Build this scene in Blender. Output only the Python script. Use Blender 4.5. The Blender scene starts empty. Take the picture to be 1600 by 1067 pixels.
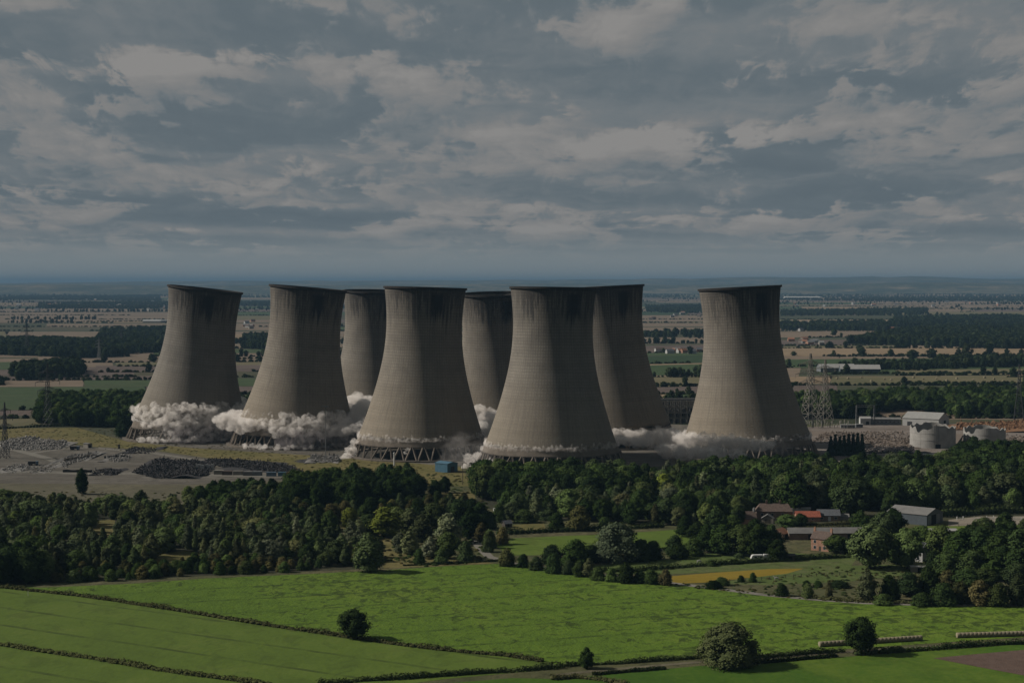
import bpy, math, random
import numpy as np
from mathutils import Vector, Matrix
R = math.radians
random.seed(7)
RNG = np.random.default_rng(11)
sc = bpy.context.scene
COL = sc.collection

# ------------------------------------------------------------------ camera
F = 2667.0            # focal length in photo pixels (1600 wide)
CAMH = 116.0
HOR = 441.0           # photo row of the true horizon
PITCH = math.atan((533.5 - HOR) / F)
cd = bpy.data.cameras.new('camera')
cd.sensor_width = 36.0
cd.lens = 36.0 * F / 1600.0
cd.clip_start = 1.0
cd.clip_end = 200000.0
cam = bpy.data.objects.new('camera', cd)
COL.objects.link(cam)
cam.location = (0, 0, CAMH)
cam.rotation_euler = (R(90) - PITCH, 0, 0)
sc.camera = cam

# ------------------------------------------------------------------ light
SUN_EL, SUN_BACK = R(35), R(5.5)
sx, sy, sz = -math.cos(SUN_EL) * math.cos(SUN_BACK), math.cos(SUN_EL) * math.sin(SUN_BACK), math.sin(SUN_EL)
sl = bpy.data.lights.new('sun', 'SUN')
sl.energy = 5.0
sl.angle = R(0.55)
sl.color = (1.0, 0.945, 0.865)
so = bpy.data.objects.new('sun', sl)
COL.objects.link(so)
so.location = (-300, 0, 400)
so.rotation_euler = Vector((sx, sy, sz)).to_track_quat('Z', 'Y').to_euler()

vs = sc.view_settings
vs.view_transform = 'Standard'
vs.look = 'None'
vs.exposure = 0.35
vs.gamma = 1.0
vs.use_curve_mapping = False
sc.cycles.max_bounces = 5
sc.cycles.diffuse_bounces = 2
sc.cycles.glossy_bounces = 1
sc.cycles.transmission_bounces = 2
sc.cycles.transparent_max_bounces = 6
sc.cycles.volume_bounces = 3
sc.cycles.sample_clamp_indirect = 4.0
sc.cycles.use_denoising = True

# ------------------------------------------------------------------ node helpers
class NT:
    def __init__(s, tree):
        s.t = tree
        tree.nodes.clear()
    def n(s, kind, **kw):
        nd = s.t.nodes.new(kind)
        for k, v in kw.items():
            setattr(nd, k, v)
        return nd
    def put(s, sock, v):
        if isinstance(v, bpy.types.NodeSocket):
            s.t.links.new(v, sock)
        elif v is not None:
            if sock.type == 'RGBA' and len(v) == 3:
                v = (*v, 1)
            sock.default_value = v
    def m(s, op, a, b=None, c=None, clamp=False):
        nd = s.n('ShaderNodeMath', operation=op, use_clamp=clamp)
        for i, v in enumerate((a, b, c)):
            if v is not None:
                s.put(nd.inputs[i], v)
        return nd.outputs[0]
    def noise(s, vec, scale, detail=4, rough=0.55, dist=0.0):
        nd = s.n('ShaderNodeTexNoise')
        s.put(nd.inputs['Vector'], vec)
        nd.inputs['Scale'].default_value = scale
        nd.inputs['Detail'].default_value = detail
        nd.inputs['Roughness'].default_value = rough
        nd.inputs['Distortion'].default_value = dist
        return nd.outputs['Fac']
    def ramp(s, fac, stops, interp='LINEAR'):
        nd = s.n('ShaderNodeValToRGB')
        cr = nd.color_ramp
        cr.interpolation = interp
        while len(cr.elements) < len(stops):
            cr.elements.new(0.5)
        for e, (p, c) in zip(cr.elements, stops):
            e.position = p
            e.color = (*c, 1) if len(c) == 3 else c
        s.put(nd.inputs[0], fac)
        return nd.outputs[0]
    def rng(s, v, a, b, c=0.0, d=1.0, smooth=True):
        nd = s.n('ShaderNodeMapRange')
        nd.interpolation_type = 'SMOOTHSTEP' if smooth else 'LINEAR'
        s.put(nd.inputs[0], v)
        for i, x in enumerate((a, b, c, d)):
            s.put(nd.inputs[i + 1], x)
        return nd.outputs[0]
    def mix(s, fac, a, b, blend='MIX'):
        nd = s.n('ShaderNodeMix', data_type='RGBA', blend_type=blend)
        s.put(nd.inputs[0], fac)
        s.put(nd.inputs[6], a)
        s.put(nd.inputs[7], b)
        return nd.outputs[2]
    def xyz(s, x, y, z):
        nd = s.n('ShaderNodeCombineXYZ')
        for i, v in enumerate((x, y, z)):
            s.put(nd.inputs[i], v)
        return nd.outputs[0]
    def sep(s, v):
        nd = s.n('ShaderNodeSeparateXYZ')
        s.put(nd.inputs[0], v)
        return nd.outputs

# ------------------------------------------------------------------ sky
world = bpy.data.worlds.new('World')
sc.world = world
world.use_nodes = True
w = NT(world.node_tree)
SKY = 0.05
SKYGAIN = 0.80
out = w.n('ShaderNodeOutputWorld')
bg = w.n('ShaderNodeBackground')
bg.inputs[1].default_value = SKY
w.t.links.new(bg.outputs[0], out.inputs[0])
st = w.n('ShaderNodeTexSky', sky_type='NISHITA')
st.sun_disc = False
st.sun_elevation = SUN_EL
st.sun_rotation = math.atan2(sx, sy)
st.dust_density = 2.0
co = w.n('ShaderNodeTexCoord').outputs['Generated']
dx, dy, dz = w.sep(co)
el = w.m('MAXIMUM', dz, 0.0)
ec = w.m('ADD', el, 0.05)
az = w.m('ARCTAN2', dx, dy)
pu = w.m('DIVIDE', az, w.m('ADD', 0.092, w.m('MULTIPLY', el, 0.30)))   # a cloud deck seen in perspective
pv = w.m('DIVIDE', 1.0, ec)
lg = w.m('LOGARITHM', ec, math.e)          # cloud towers keep their height
deck = w.xyz(w.m('MULTIPLY', pu, 0.62), w.m('MULTIPLY', pv, 0.72), 0.0)
fin = w.xyz(w.m('MULTIPLY', pu, 2.8), w.m('MULTIPLY', lg, 4.4), 1.3)
f1 = w.noise(fin, 2.3, 8, 0.6, 0.5)
def bill(up):
    return w.xyz(w.m('ADD', w.m('MULTIPLY', pu, 1.3), w.m('MULTIPLY', f1, 0.35)), w.m('MULTIPLY', w.m('ADD', lg, up), 4.0), 3.7)
warp = w.noise(bill(0.0), 1.3, 3, 0.5)
dk = w.n('ShaderNodeVectorMath', operation='ADD')
w.put(dk.inputs[0], deck)
w.put(dk.inputs[1], w.xyz(w.m('MULTIPLY', warp, 1.2), w.m('MULTIPLY', warp, 1.5), 0.0))
d1 = w.noise(dk.outputs[0], 0.95, 5, 0.5)
b1 = w.noise(bill(0.0), 1.15, 7, 0.55, 0.4)
b2 = w.noise(bill(0.09), 1.15, 7, 0.55, 0.4)
lit = w.m('SUBTRACT', b1, b2)              # tops of the billows catch the light, flat undersides stay dark
fd = w.m('SUBTRACT', f1, 0.5)
dd = w.m('SUBTRACT', d1, 0.5)
mask = w.rng(w.m('ADD', w.m('ADD', b1, w.m('MULTIPLY', fd, 0.55)), w.m('MULTIPLY', dd, 0.7)), 0.455, 0.565)
back = w.m('ADD', 0.385, w.m('ADD', w.m('MULTIPLY', dd, 1.2), w.m('MULTIPLY', fd, 0.30)))
front = w.m('ADD', 0.585, w.m('ADD', w.m('MULTIPLY', lit, 2.1), w.m('ADD', w.m('MULTIPLY', fd, 0.62), w.m('MULTIPLY', dd, 0.65))))
mxn = w.n('ShaderNodeMix', data_type='FLOAT')
w.put(mxn.inputs[0], mask); w.put(mxn.inputs[2], back); w.put(mxn.inputs[3], front)
tone = mxn.outputs[0]
k = SKYGAIN / SKY
def sk(r, g, b, f=1.0):
    return (r * k * f, g * k * f, b * k * f)
cloud = w.ramp(tone, [(0.0, (0.098, 0.126, 0.147)), (0.28, (0.119, 0.147, 0.166)), (0.44, (0.156, 0.177, 0.190)),
                      (0.58, (0.187, 0.196, 0.201)), (0.78, (0.216, 0.216, 0.214)), (1.0, (0.252, 0.247, 0.240))])
cl = w.n('ShaderNodeVectorMath', operation='SCALE')
w.put(cl.inputs[0], cloud)
cl.inputs['Scale'].default_value = k
clear = w.mix(0.93, st.outputs[0], sk(0.208, 0.236, 0.245))
cover = w.rng(el, 0.008, 0.034)
w.put(bg.inputs[0], w.mix(cover, clear, cl.outputs[0]))

# ------------------------------------------------------------------ pixel <-> ground
cp, sp_ = math.cos(PITCH), math.sin(PITCH)
def ray(px, py):
    a, b = (px - 800.0) / F, (533.5 - py) / F
    return (a, cp + b * sp_, -sp_ + b * cp)
def G(px, py, z=0.0):
    d = ray(px, py)
    t = (z - CAMH) / d[2]
    return (d[0] * t, d[1] * t)
def P(px, py, dist):
    d = ray(px, py)
    t = dist / d[1]
    return (d[0] * t, dist, CAMH + d[2] * t)
def S(py):
    return F / G(800, py)[1]

# ------------------------------------------------------------------ object helpers
def tag(o, label=None, cat=None, group=None, kind=None):
    if label: o['label'] = label
    if cat: o['category'] = cat
    if group: o['group'] = group
    if kind: o['kind'] = kind
    return o
def link(name, me, mat=None, parent=None, loc=None, rot=None, scale=None):
    o = bpy.data.objects.new(name, me)
    COL.objects.link(o)
    if mat is not None and me is not None and not me.materials:
        me.materials.append(mat)
    if parent is not None:
        o.parent = parent
    if loc is not None: o.location = loc
    if rot is not None: o.rotation_euler = rot
    if scale is not None: o.scale = scale
    return o
def empty(name, loc=(0, 0, 0), rz=0.0):
    return link(name, None, loc=loc, rot=(0, 0, rz))
class MB:
    def __init__(s):
        s.v, s.f = [], []
    def add(s, vs_, fs):
        o = len(s.v)
        s.v += [tuple(p) for p in vs_]
        s.f += [tuple(i + o for i in q) for q in fs]
        return s
    def box(s, x0, y0, z0, x1, y1, z1, M=None):
        vv = [(x, y, z) for z in (z0, z1) for x, y in ((x0, y0), (x1, y0), (x1, y1), (x0, y1))]
        if M is not None: vv = [tuple(M @ Vector(p)) for p in vv]
        return s.add(vv, [(3, 2, 1, 0), (4, 5, 6, 7), (0, 1, 5, 4), (1, 2, 6, 5), (2, 3, 7, 6), (3, 0, 4, 7)])
    def beam(s, a, b, t, t2=None):
        a, b = Vector(a), Vector(b)
        d = b - a
        L = d.length
        if L < 1e-6: return s
        M = Matrix.Translation(a) @ d.to_track_quat('Z', 'Y').to_matrix().to_4x4()
        h = t / 2
        return s.box(-h, -h, 0, h, h, L, M)
    def tube(s, pts, n=7):
        rings = []
        for i, (x, y, z, r) in enumerate(pts):
            rings.append([(x + r * math.cos(2 * math.pi * k / n), y + r * math.sin(2 * math.pi * k / n), z) for k in range(n)])
        vv = [p for rg in rings for p in rg]
        ff = []
        for i in range(len(pts) - 1):
            for k in range(n):
                a, b = i * n + k, i * n + (k + 1) % n
                ff.append((a, b, b + n, a + n))
        ff.append(tuple(range(n - 1, -1, -1)))
        ff.append(tuple(range((len(pts) - 1) * n, len(pts) * n)))
        return s.add(vv, ff)
    def mesh(s, name, smooth=False):
        me = bpy.data.meshes.new(name)
        me.from_pydata(s.v, [], s.f)
        if smooth: me.shade_smooth()
        me.update()
        return me
    def build(s, name, mat, parent=None, smooth=False, **kw):
        return link(name, s.mesh(name, smooth), mat, parent, **kw)

# ------------------------------------------------------------------ materials
MATS = {}
ALB = 0.52     # scale on most base colours, balanced against sun, sky and exposure
def K(c): return tuple(x * ALB for x in c)
def new_mat(name):
    m = bpy.data.materials.new(name)
    m.use_nodes = True
    MATS[name] = m
    return m, NT(m.node_tree)
def finish(nt, col, rough=0.9, bump=None, bstr=0.5, bdist=0.1, spec=0.2, metal=0.0, drough=0.4):
    o = nt.n('ShaderNodeOutputMaterial')
    b = nt.n('ShaderNodeBsdfPrincipled')
    nt.put(b.inputs['Base Color'], col)
    nt.put(b.inputs['Roughness'], rough)
    b.inputs['Specular IOR Level'].default_value = spec
    b.inputs['Metallic'].default_value = metal
    b.inputs['Diffuse Roughness'].default_value = drough
    if bump is not None:
        bn = nt.n('ShaderNodeBump')
        bn.inputs['Strength'].default_value = bstr
        bn.inputs['Distance'].default_value = bdist
        nt.put(bn.inputs['Height'], bump)
        nt.t.links.new(bn.outputs[0], b.inputs['Normal'])
    nt.t.links.new(b.outputs[0], o.inputs[0])
def plain(name, c, var=0.25, scale=0.6, rough=0.85, spec=0.2, metal=0.0, bump=0.3, objrand=0.0, obj=True):
    """colour with grain and patchy wear"""
    c = K(c)
    m, nt = new_mat(name)
    tc = nt.n('ShaderNodeTexCoord').outputs['Object'] if obj else nt.n('ShaderNodeNewGeometry').outputs['Position']
    a = nt.noise(tc, scale, 5, 0.6)
    b = nt.noise(tc, scale * 7, 3, 0.6)
    f = nt.m('ADD', nt.m('MULTIPLY', a, 0.7), nt.m('MULTIPLY', b, 0.3))
    lo = tuple(x * (1 - var) for x in c)
    hi = tuple(min(1, x * (1 + var)) for x in c)
    col = nt.ramp(f, [(0.3, lo), (0.7, hi)])
    if objrand:
        oi = nt.n('ShaderNodeObjectInfo').outputs['Random']
        col = nt.mix(1.0, col, nt.ramp(oi, [(0, (1 - objrand,) * 3), (1, (1 + objrand,) * 3)]), 'MULTIPLY')
    finish(nt, col, rough, b, bump, 0.05, spec, metal)
    return m
def ground(name, c1, c2, c3=None, s1=0.012, s2=0.09, s3=0.7, stretch=1.0, bump=0.6, bd=0.25, dark=0.0, rz=0.0, rows=0.0, tram=0.0):
    """soil, grass or crop: broad patches, middle mottling and fine tufts"""
    c1, c2, c3 = K(c1), K(c2), (K(c3) if c3 else None)
    m, nt = new_mat(name)
    pos = nt.n('ShaderNodeNewGeometry').outputs['Position']
    mp = nt.n('ShaderNodeMapping')
    mp.inputs['Rotation'].default_value = (0, 0, rz)
    mp.inputs['Scale'].default_value = (1, stretch, 1)
    nt.put(mp.inputs[0], pos)
    v = mp.outputs[0]
    a = nt.noise(v, s1, 4, 0.55, 0.4)
    b = nt.noise(v, s2, 5, 0.6, 0.3)
    d = nt.noise(v, s3, 4, 0.65)
    f = nt.m('ADD', nt.m('ADD', nt.m('MULTIPLY', a, 0.40), nt.m('MULTIPLY', b, 0.35)), nt.m('MULTIPLY', d, 0.25))
    stops = [(0.36, c1), (0.58, c2)]
    if c3: stops = [(0.36, c1), (0.49, c2), (0.62, c3)]
    col = nt.ramp(f, stops)
    if rows:
        wv = nt.n('ShaderNodeTexWave', wave_type='BANDS', bands_direction='X')
        wv.inputs['Scale'].default_value = rows
        wv.inputs['Distortion'].default_value = 1.2
        wv.inputs['Detail'].default_value = 2
        nt.put(wv.inputs[0], v)
        col = nt.mix(nt.m('MULTIPLY', wv.outputs['Fac'], 0.22), col, tuple(x * 0.55 for x in c1))
    if tram:
        # wheelings left by the sprayer
        X_, Y_, Z_ = nt.sep(v)
        yy = nt.m('ADD', nt.m('DIVIDE', Y_, stretch), nt.m('MULTIPLY', a, 5.0))
        fr_ = nt.m('FRACT', nt.m('DIVIDE', yy, tram))
        ln = nt.m('MULTIPLY', nt.m('LESS_THAN', nt.m('ABSOLUTE', nt.m('SUBTRACT', fr_, 0.5)), 0.045), nt.rng(b, 0.42, 0.62, 0.15, 0.75))
        col = nt.mix(ln, col, tuple(x * 0.5 for x in c1))
    if dark:
        # gaps between the plants, where bare soil shows
        g = nt.noise(v, s2 * 1.7, 6, 0.7, 0.8)
        msk = nt.m('MULTIPLY', nt.rng(nt.m('ADD', g, nt.m('MULTIPLY', nt.m('SUBTRACT', a, 0.5), 0.35)), 0.50, 0.63), dark)
        col = nt.mix(msk, col, tuple(x * 0.34 for x in c1))
    finish(nt, col, 0.95, d, bump, bd, 0.1)
    return m
G1 = ground('crop_green', (0.078, 0.138, 0.012), (0.112, 0.190, 0.016), (0.158, 0.228, 0.026), 0.012, 0.13, 0.6, 0.75, 1.0, 0.6, 0.75, R(-14), tram=26.0)
G2 = ground('grass_field', (0.085, 0.130, 0.018), (0.112, 0.172, 0.021), (0.145, 0.195, 0.032), 0.016, 0.06, 0.5, 0.6, 0.6, 0.3, 0.25, R(20), tram=24.0)
G3 = ground('cloud_shaded_grass', (0.038, 0.092, 0.006), (0.062, 0.132, 0.009), (0.115, 0.175, 0.018), 0.009, 0.04, 0.5, 0.7, 0.6, 0.3, 0.2, R(-8))  # deep green grass, darkened in its colour for a partial cloud shadow
DULL = ground('trampled_grass', (0.095, 0.085, 0.052), (0.145, 0.130, 0.082), (0.20, 0.175, 0.11), 0.015, 0.09, 0.6, 0.9, 0.8, 0.4, 0.4)
PASTURE = ground('pasture', (0.070, 0.105, 0.022), (0.105, 0.145, 0.036), (0.150, 0.155, 0.065), 0.03, 0.16, 0.9, 1, 0.8, 0.3, 0.4)
ROUGH = ground('rough_grass', (0.052, 0.064, 0.022), (0.105, 0.105, 0.044), (0.175, 0.150, 0.078), 0.02, 0.11, 0.8, 1, 0.9, 0.4, 0.5)
OCHRE = ground('dry_grass', (0.105, 0.105, 0.030), (0.175, 0.150, 0.050), (0.25, 0.20, 0.085), 0.02, 0.12, 0.7, 1.0, 0.9, 0.4, 0.35)
SITE = ground('site_ground', (0.085, 0.075, 0.056), (0.150, 0.132, 0.106), (0.23, 0.205, 0.172), 0.012, 0.055, 0.5, 2.0, 0.8, 0.3, 0.45)
RUBBLEG = ground('rubble_ground', (0.13, 0.105, 0.085), (0.235, 0.195, 0.165), (0.33, 0.285, 0.25), 0.015, 0.09, 0.7, 2.0, 0.9, 0.4, 0.4)
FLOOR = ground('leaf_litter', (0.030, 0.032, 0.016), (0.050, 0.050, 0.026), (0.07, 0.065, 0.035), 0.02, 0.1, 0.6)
TRACK = ground('track_dust', (0.16, 0.145, 0.115), (0.23, 0.21, 0.175), (0.27, 0.25, 0.21), 0.03, 0.2, 1.2, 1, 0.5, 0.1)
PLOUGH = ground('ploughed_soil', (0.095, 0.062, 0.046), (0.135, 0.090, 0.070), (0.16, 0.11, 0.085), 0.02, 0.25, 1.4, 1, 0.9, 0.3, 0.2)
YELLOW = ground('yellow_crop', (0.185, 0.140, 0.015), (0.27, 0.19, 0.020), (0.30, 0.22, 0.035), 0.03, 0.2, 1.0, 1.5, 0.8, 0.2, 0.12)
SAND = ground('arena_sand', (0.26, 0.22, 0.17), (0.32, 0.28, 0.22), None, 0.03, 0.2, 1.0)
FARF = [
    ground('stubble_field', (0.165, 0.122, 0.084), (0.225, 0.168, 0.116), (0.27, 0.205, 0.145), 0.004, 0.03, 0.2, 1, 0.3, 0.2, 0.1),
    ground('ripe_field', (0.215, 0.155, 0.094), (0.29, 0.21, 0.130), (0.33, 0.245, 0.155), 0.004, 0.03, 0.2, 1, 0.3, 0.2, 0.05),
    ground('fallow_field', (0.100, 0.075, 0.062), (0.142, 0.106, 0.088), (0.18, 0.136, 0.11), 0.004, 0.03, 0.2, 1, 0.3, 0.2, 0.1),
    ground('far_pasture', (0.038, 0.066, 0.022), (0.056, 0.090, 0.030), (0.085, 0.105, 0.045), 0.004, 0.03, 0.2, 1, 0.3, 0.2, 0.2),
    ground('far_beet', (0.026, 0.050, 0.018), (0.038, 0.068, 0.024), None, 0.004, 0.03, 0.2, 1, 0.3, 0.2, 0.2),
    ground('far_hay', (0.105, 0.100, 0.046), (0.155, 0.138, 0.07), (0.20, 0.165, 0.095), 0.004, 0.03, 0.2, 1, 0.3, 0.2, 0.1)]
PLAIN = ground('plain_ground', (0.036, 0.050, 0.022), (0.066, 0.072, 0.036), (0.14, 0.108, 0.066), 0.0018, 0.009, 0.15, 1.0, 0.3, 0.2, 0.2)

def leaf_mat(name, cs, trans=0.15, gain=0.85, vary=True):
    m, nt = new_mat(name)
    oi = nt.n('ShaderNodeObjectInfo').outputs['Random']
    tc = nt.n('ShaderNodeTexCoord').outputs['Object']
    base = nt.ramp(oi, [(i / (len(cs) - 1), tuple(x * gain for x in c)) for i, c in enumerate(cs)])
    wn = nt.n('ShaderNodeTexWhiteNoise', noise_dimensions='1D')
    nt.put(wn.inputs['W'], nt.m('MULTIPLY', oi, 91.7))
    if vary: base = nt.mix(1.0, base, nt.ramp(wn.outputs[0], [(0, (0.55,) * 3), (0.6, (0.95,) * 3), (1, (1.65, 1.6, 1.5))]), 'MULTIPLY')
    n1 = nt.noise(tc, 5.0, 3, 0.6)
    n2 = nt.noise(tc, 23.0, 2, 0.6)
    f = nt.m('ADD', nt.m('MULTIPLY', n1, 0.6), nt.m('MULTIPLY', n2, 0.4))
    col = nt.mix(1.0, base, nt.ramp(f, [(0.34, (0.62, 0.66, 0.60)), (0.66, (1.42, 1.36, 1.25))]), 'MULTIPLY')
    o = nt.n('ShaderNodeOutputMaterial')
    d = nt.n('ShaderNodeBsdfDiffuse')
    t = nt.n('ShaderNodeBsdfTranslucent')
    mx = nt.n('ShaderNodeMixShader')
    nt.put(d.inputs[0], col)
    nt.put(t.inputs[0], nt.mix(1.0, col, (1.25, 1.35, 0.6), 'MULTIPLY'))
    mx.inputs[0].default_value = trans
    nt.t.links.new(d.outputs[0], mx.inputs[1])
    nt.t.links.new(t.outputs[0], mx.inputs[2])
    nt.t.links.new(mx.outputs[0], o.inputs[0])
    return m
L_DARK = leaf_mat('leaf_dark', [(0.020, 0.036, 0.012), (0.028, 0.048, 0.014), (0.036, 0.056, 0.017), (0.030, 0.050, 0.022)], gain=0.68)
L_MID = leaf_mat('leaf_mid', [(0.032, 0.054, 0.019), (0.045, 0.070, 0.022), (0.062, 0.080, 0.028), (0.044, 0.064, 0.030), (0.056, 0.084, 0.026)], gain=0.86)
L_PLANT = leaf_mat('leaf_plantation', [(0.045, 0.060, 0.028), (0.064, 0.076, 0.036), (0.078, 0.083, 0.042), (0.058, 0.074, 0.042), (0.050, 0.070, 0.028), (0.092, 0.102, 0.070), (0.040, 0.058, 0.026), (0.088, 0.086, 0.042)], gain=0.95)
L_LIME = leaf_mat('leaf_lime', [(0.105, 0.130, 0.024), (0.13, 0.15, 0.03)])
L_WILLOW = leaf_mat('leaf_willow', [(0.080, 0.105, 0.062), (0.095, 0.115, 0.075)], gain=0.62, vary=False)
L_WEEP = leaf_mat('leaf_weeping', [(0.066, 0.078, 0.034), (0.072, 0.084, 0.036)], gain=0.9, vary=False)
L_BROWN = leaf_mat('leaf_brownish', [(0.055, 0.056, 0.022), (0.072, 0.064, 0.030), (0.048, 0.054, 0.022)])
L_FAR = leaf_mat('leaf_far', [(0.026, 0.042, 0.020), (0.036, 0.054, 0.024), (0.048, 0.062, 0.030), (0.030, 0.046, 0.026)], gain=0.48)
L_CONIF = leaf_mat('leaf_conifer', [(0.012, 0.024, 0.012), (0.018, 0.032, 0.015)], 0.1)
BARK = plain('bark', (0.075, 0.060, 0.046), 0.4, 4.0)

# ------------------------------------------------------------------ plant meshes
def unit(a):
    return a / np.maximum(np.linalg.norm(a, axis=1, keepdims=True), 1e-9)
def cards_mesh(name, Pn, Nn, size, core=None, mat=None):
    n = len(Pn)
    N = unit(Nn)
    a = unit(np.cross(N, RNG.normal(size=(n, 3))))
    b = np.cross(N, a)
    sz_ = (size * (0.65 + 0.8 * RNG.random(n)))[:, None]
    q = np.stack([Pn + a * sz_, Pn + b * sz_ * 0.72, Pn - a * sz_, Pn - b * sz_ * 0.72], axis=1).reshape(-1, 3)
    v = q
    nf = n
    cv, cf = (core if core else (np.zeros((0, 3)), []))
    v = np.concatenate([q, cv]) if len(cv) else q
    me = bpy.data.meshes.new(name)
    me.vertices.add(len(v))
    me.vertices.foreach_set('co', v.astype(np.float32).ravel())
    nl = 4 * n + 3 * len(cf)
    me.loops.add(nl)
    li = np.concatenate([np.arange(4 * n), (np.array(cf).ravel() + 4 * n) if len(cf) else np.zeros(0, int)]).astype(np.int32)
    me.loops.foreach_set('vertex_index', li)
    me.polygons.add(n + len(cf))
    ls = np.concatenate([np.arange(n) * 4, 4 * n + np.arange(len(cf)) * 3]).astype(np.int32)
    me.polygons.foreach_set('loop_start', ls)
    me.update(calc_edges=True)
    if mat: me.materials.append(mat)
    return me
_t = (1 + 5 ** 0.5) / 2
ICO = unit(np.array([(-1, _t, 0), (1, _t, 0), (-1, -_t, 0), (1, -_t, 0), (0, -1, _t), (0, 1, _t), (0, -1, -_t), (0, 1, -_t), (_t, 0, -1), (_t, 0, 1), (-_t, 0, -1), (-_t, 0, 1)], float))
ICOF = [(0, 11, 5), (0, 5, 1), (0, 1, 7), (0, 7, 10), (0, 10, 11), (1, 5, 9), (5, 11, 4), (11, 10, 2), (10, 7, 6), (7, 1, 8), (3, 9, 4), (3, 4, 2), (3, 2, 6), (3, 6, 8), (3, 8, 9), (4, 9, 5), (2, 4, 11), (6, 2, 10), (8, 6, 7), (9, 8, 1)]
def prof(shape, t):
    if shape == 'round': return math.sqrt(max(0.02, 1 - (2 * t - 0.95) ** 2))
    if shape == 'oval': return math.sqrt(max(0.02, 1 - (2 * t - 0.85) ** 2)) * (1.1 - 0.35 * t)
    if shape == 'cone': return max(0.06, 1.0 - t) * 1.1
    if shape == 'birch': return (0.35 + 1.6 * t) if t < 0.3 else max(0.08, 0.95 * (1 - t) / 0.7)
    if shape == 'dome': return math.sqrt(max(0.02, 1 - t ** 1.7)) * (0.9 + 0.1 * t)
    return 1.0
def crown_mesh(name, shape, wr, hb, nl, per, size, mat, lr=0.30, droop=0.0, core=True, top=1.0):
    Ps, Ns, cv, cf = [], [], [], []
    W = wr / 2
    for i in range(nl):
        t = (i + RNG.random()) / nl
        if shape in ('cone', 'birch'): t = t ** 1.25
        a = i * 2.39996 + RNG.normal() * 0.4
        p = prof(shape, t)
        r = W * lr * (0.75 + 0.6 * RNG.random()) * (0.55 + 0.45 * p)
        rad = max(0.0, W * p * (0.86 + 0.3 * (RNG.random() - 0.5)) - r * 0.75)
        if RNG.random() < 0.22: rad *= 0.45
        z = hb + (top - hb) * t
        z = min(z, top - r * 0.55) if shape not in ('cone', 'birch') else z
        c = np.array([rad * math.cos(a), rad * math.sin(a), max(z, hb * 0.8 + r * 0.5)])
        m = max(6, int(per * (r / (W * lr)) ** 1.6))
        d = unit(RNG.normal(size=(m, 3)) + np.array([math.cos(a) * 0.5, math.sin(a) * 0.5, 0.35]))
        k = r * (0.66 + 0.62 * RNG.random((m, 1)) ** 1.3)
        q = c + d * k * np.array([1, 1, 0.85])
        if droop: q[:, 2] -= droop * RNG.random(m) * (q[:, 0] ** 2 + q[:, 1] ** 2) / (W * W)
        Ps.append(q)
        Ns.append(d * 0.7 + np.array([math.cos(a) * 0.45, math.sin(a) * 0.45, 0.15 + 0.5 * t]) + RNG.normal(size=(m, 3)) * 0.33)
        if core:
            o = len(cv) * 12
            cv.append(c + ICO * r * 0.66 * (0.85 + 0.3 * RNG.random((12, 1))))
            cf += [tuple(j + o for j in f) for f in ICOF]
    Pn, Nn = np.concatenate(Ps), np.concatenate(Ns)
    Pn[:, 2] = np.maximum(Pn[:, 2], 0.01)
    return cards_mesh(name, Pn, Nn, size, (np.concatenate(cv), cf) if core else None, mat)
def trunk_mesh(name, h, r, wr, limbs=5):
    b = MB()
    b.tube([(0, 0, -0.01, r * 1.5), (0, 0, 0.05, r), (0.005, 0.004, h * 0.6, r * 0.75), (0.01, -0.004, h, r * 0.3)], 7)
    for i in range(limbs):
        a = i * 2.4 + 0.3
        z0 = h * (0.42 + 0.1 * i / limbs)
        x, y = math.cos(a) * wr * 0.27, math.sin(a) * wr * 0.27
        b.tube([(0, 0, z0, r * 0.5), (x * 0.5, y * 0.5, z0 + 0.12, r * 0.36), (x, y, z0 + 0.27, r * 0.14)], 5)
    me = b.mesh(name)
    me.materials.append(BARK)
    return me
KIND = {}
def variant(kind, shape, wr, hb, nl, per, size, mat, th=0.7, tr=0.022, **kw):
    i = len(KIND.get(kind, []))
    c = crown_mesh('crown_' + kind, shape, wr, hb, nl, per, size, mat, **kw)
    t = trunk_mesh('trunk_' + kind, th, tr, wr)
    KIND.setdefault(kind, []).append((c, t, wr))
for i in range(3): variant('oak', 'round', 1.0, 0.14, 44, 110, 0.026, L_DARK, lr=0.32)
for i in range(3): variant('broad', 'round', 0.85, 0.12, 40, 100, 0.028, L_MID, lr=0.33)
for i in range(3): variant('dark', 'oval', 0.78, 0.10, 40, 100, 0.028, L_DARK, lr=0.36)
for i in range(3): variant('birch', 'birch', 0.52, 0.05, 40, 70, 0.026, L_PLANT, lr=0.40)
for i in range(3): variant('plant', 'oval', 0.66, 0.05, 36, 85, 0.028, L_PLANT, lr=0.36)
for i in range(2): variant('willowy', 'round', 0.95, 0.05, 38, 85, 0.028, L_PLANT, lr=0.30)
variant('lime', 'round', 0.9, 0.08, 36, 90, 0.030, L_LIME, lr=0.34)
variant('lime', 'oval', 0.8, 0.06, 36, 90, 0.030, L_LIME, lr=0.34)
variant('willow', 'dome', 1.3, 0.05, 52, 110, 0.026, L_WILLOW, lr=0.28, droop=0.10)
variant('weeping', 'dome', 1.25, 0.08, 70, 120, 0.021, L_WEEP, lr=0.26, droop=0.16)
variant('poplar', 'oval', 0.42, 0.03, 40, 75, 0.024, L_PLANT, lr=0.5)
variant('conifer', 'cone', 0.40, 0.03, 52, 60, 0.026, L_CONIF, th=0.9, lr=0.42)
for i in range(2): variant('bush', 'dome', 1.35, 0.02, 34, 90, 0.042, L_MID, th=0.3, lr=0.36)
variant('darkbush', 'dome', 1.3, 0.02, 34, 90, 0.042, L_DARK, th=0.3, lr=0.36)
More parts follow.
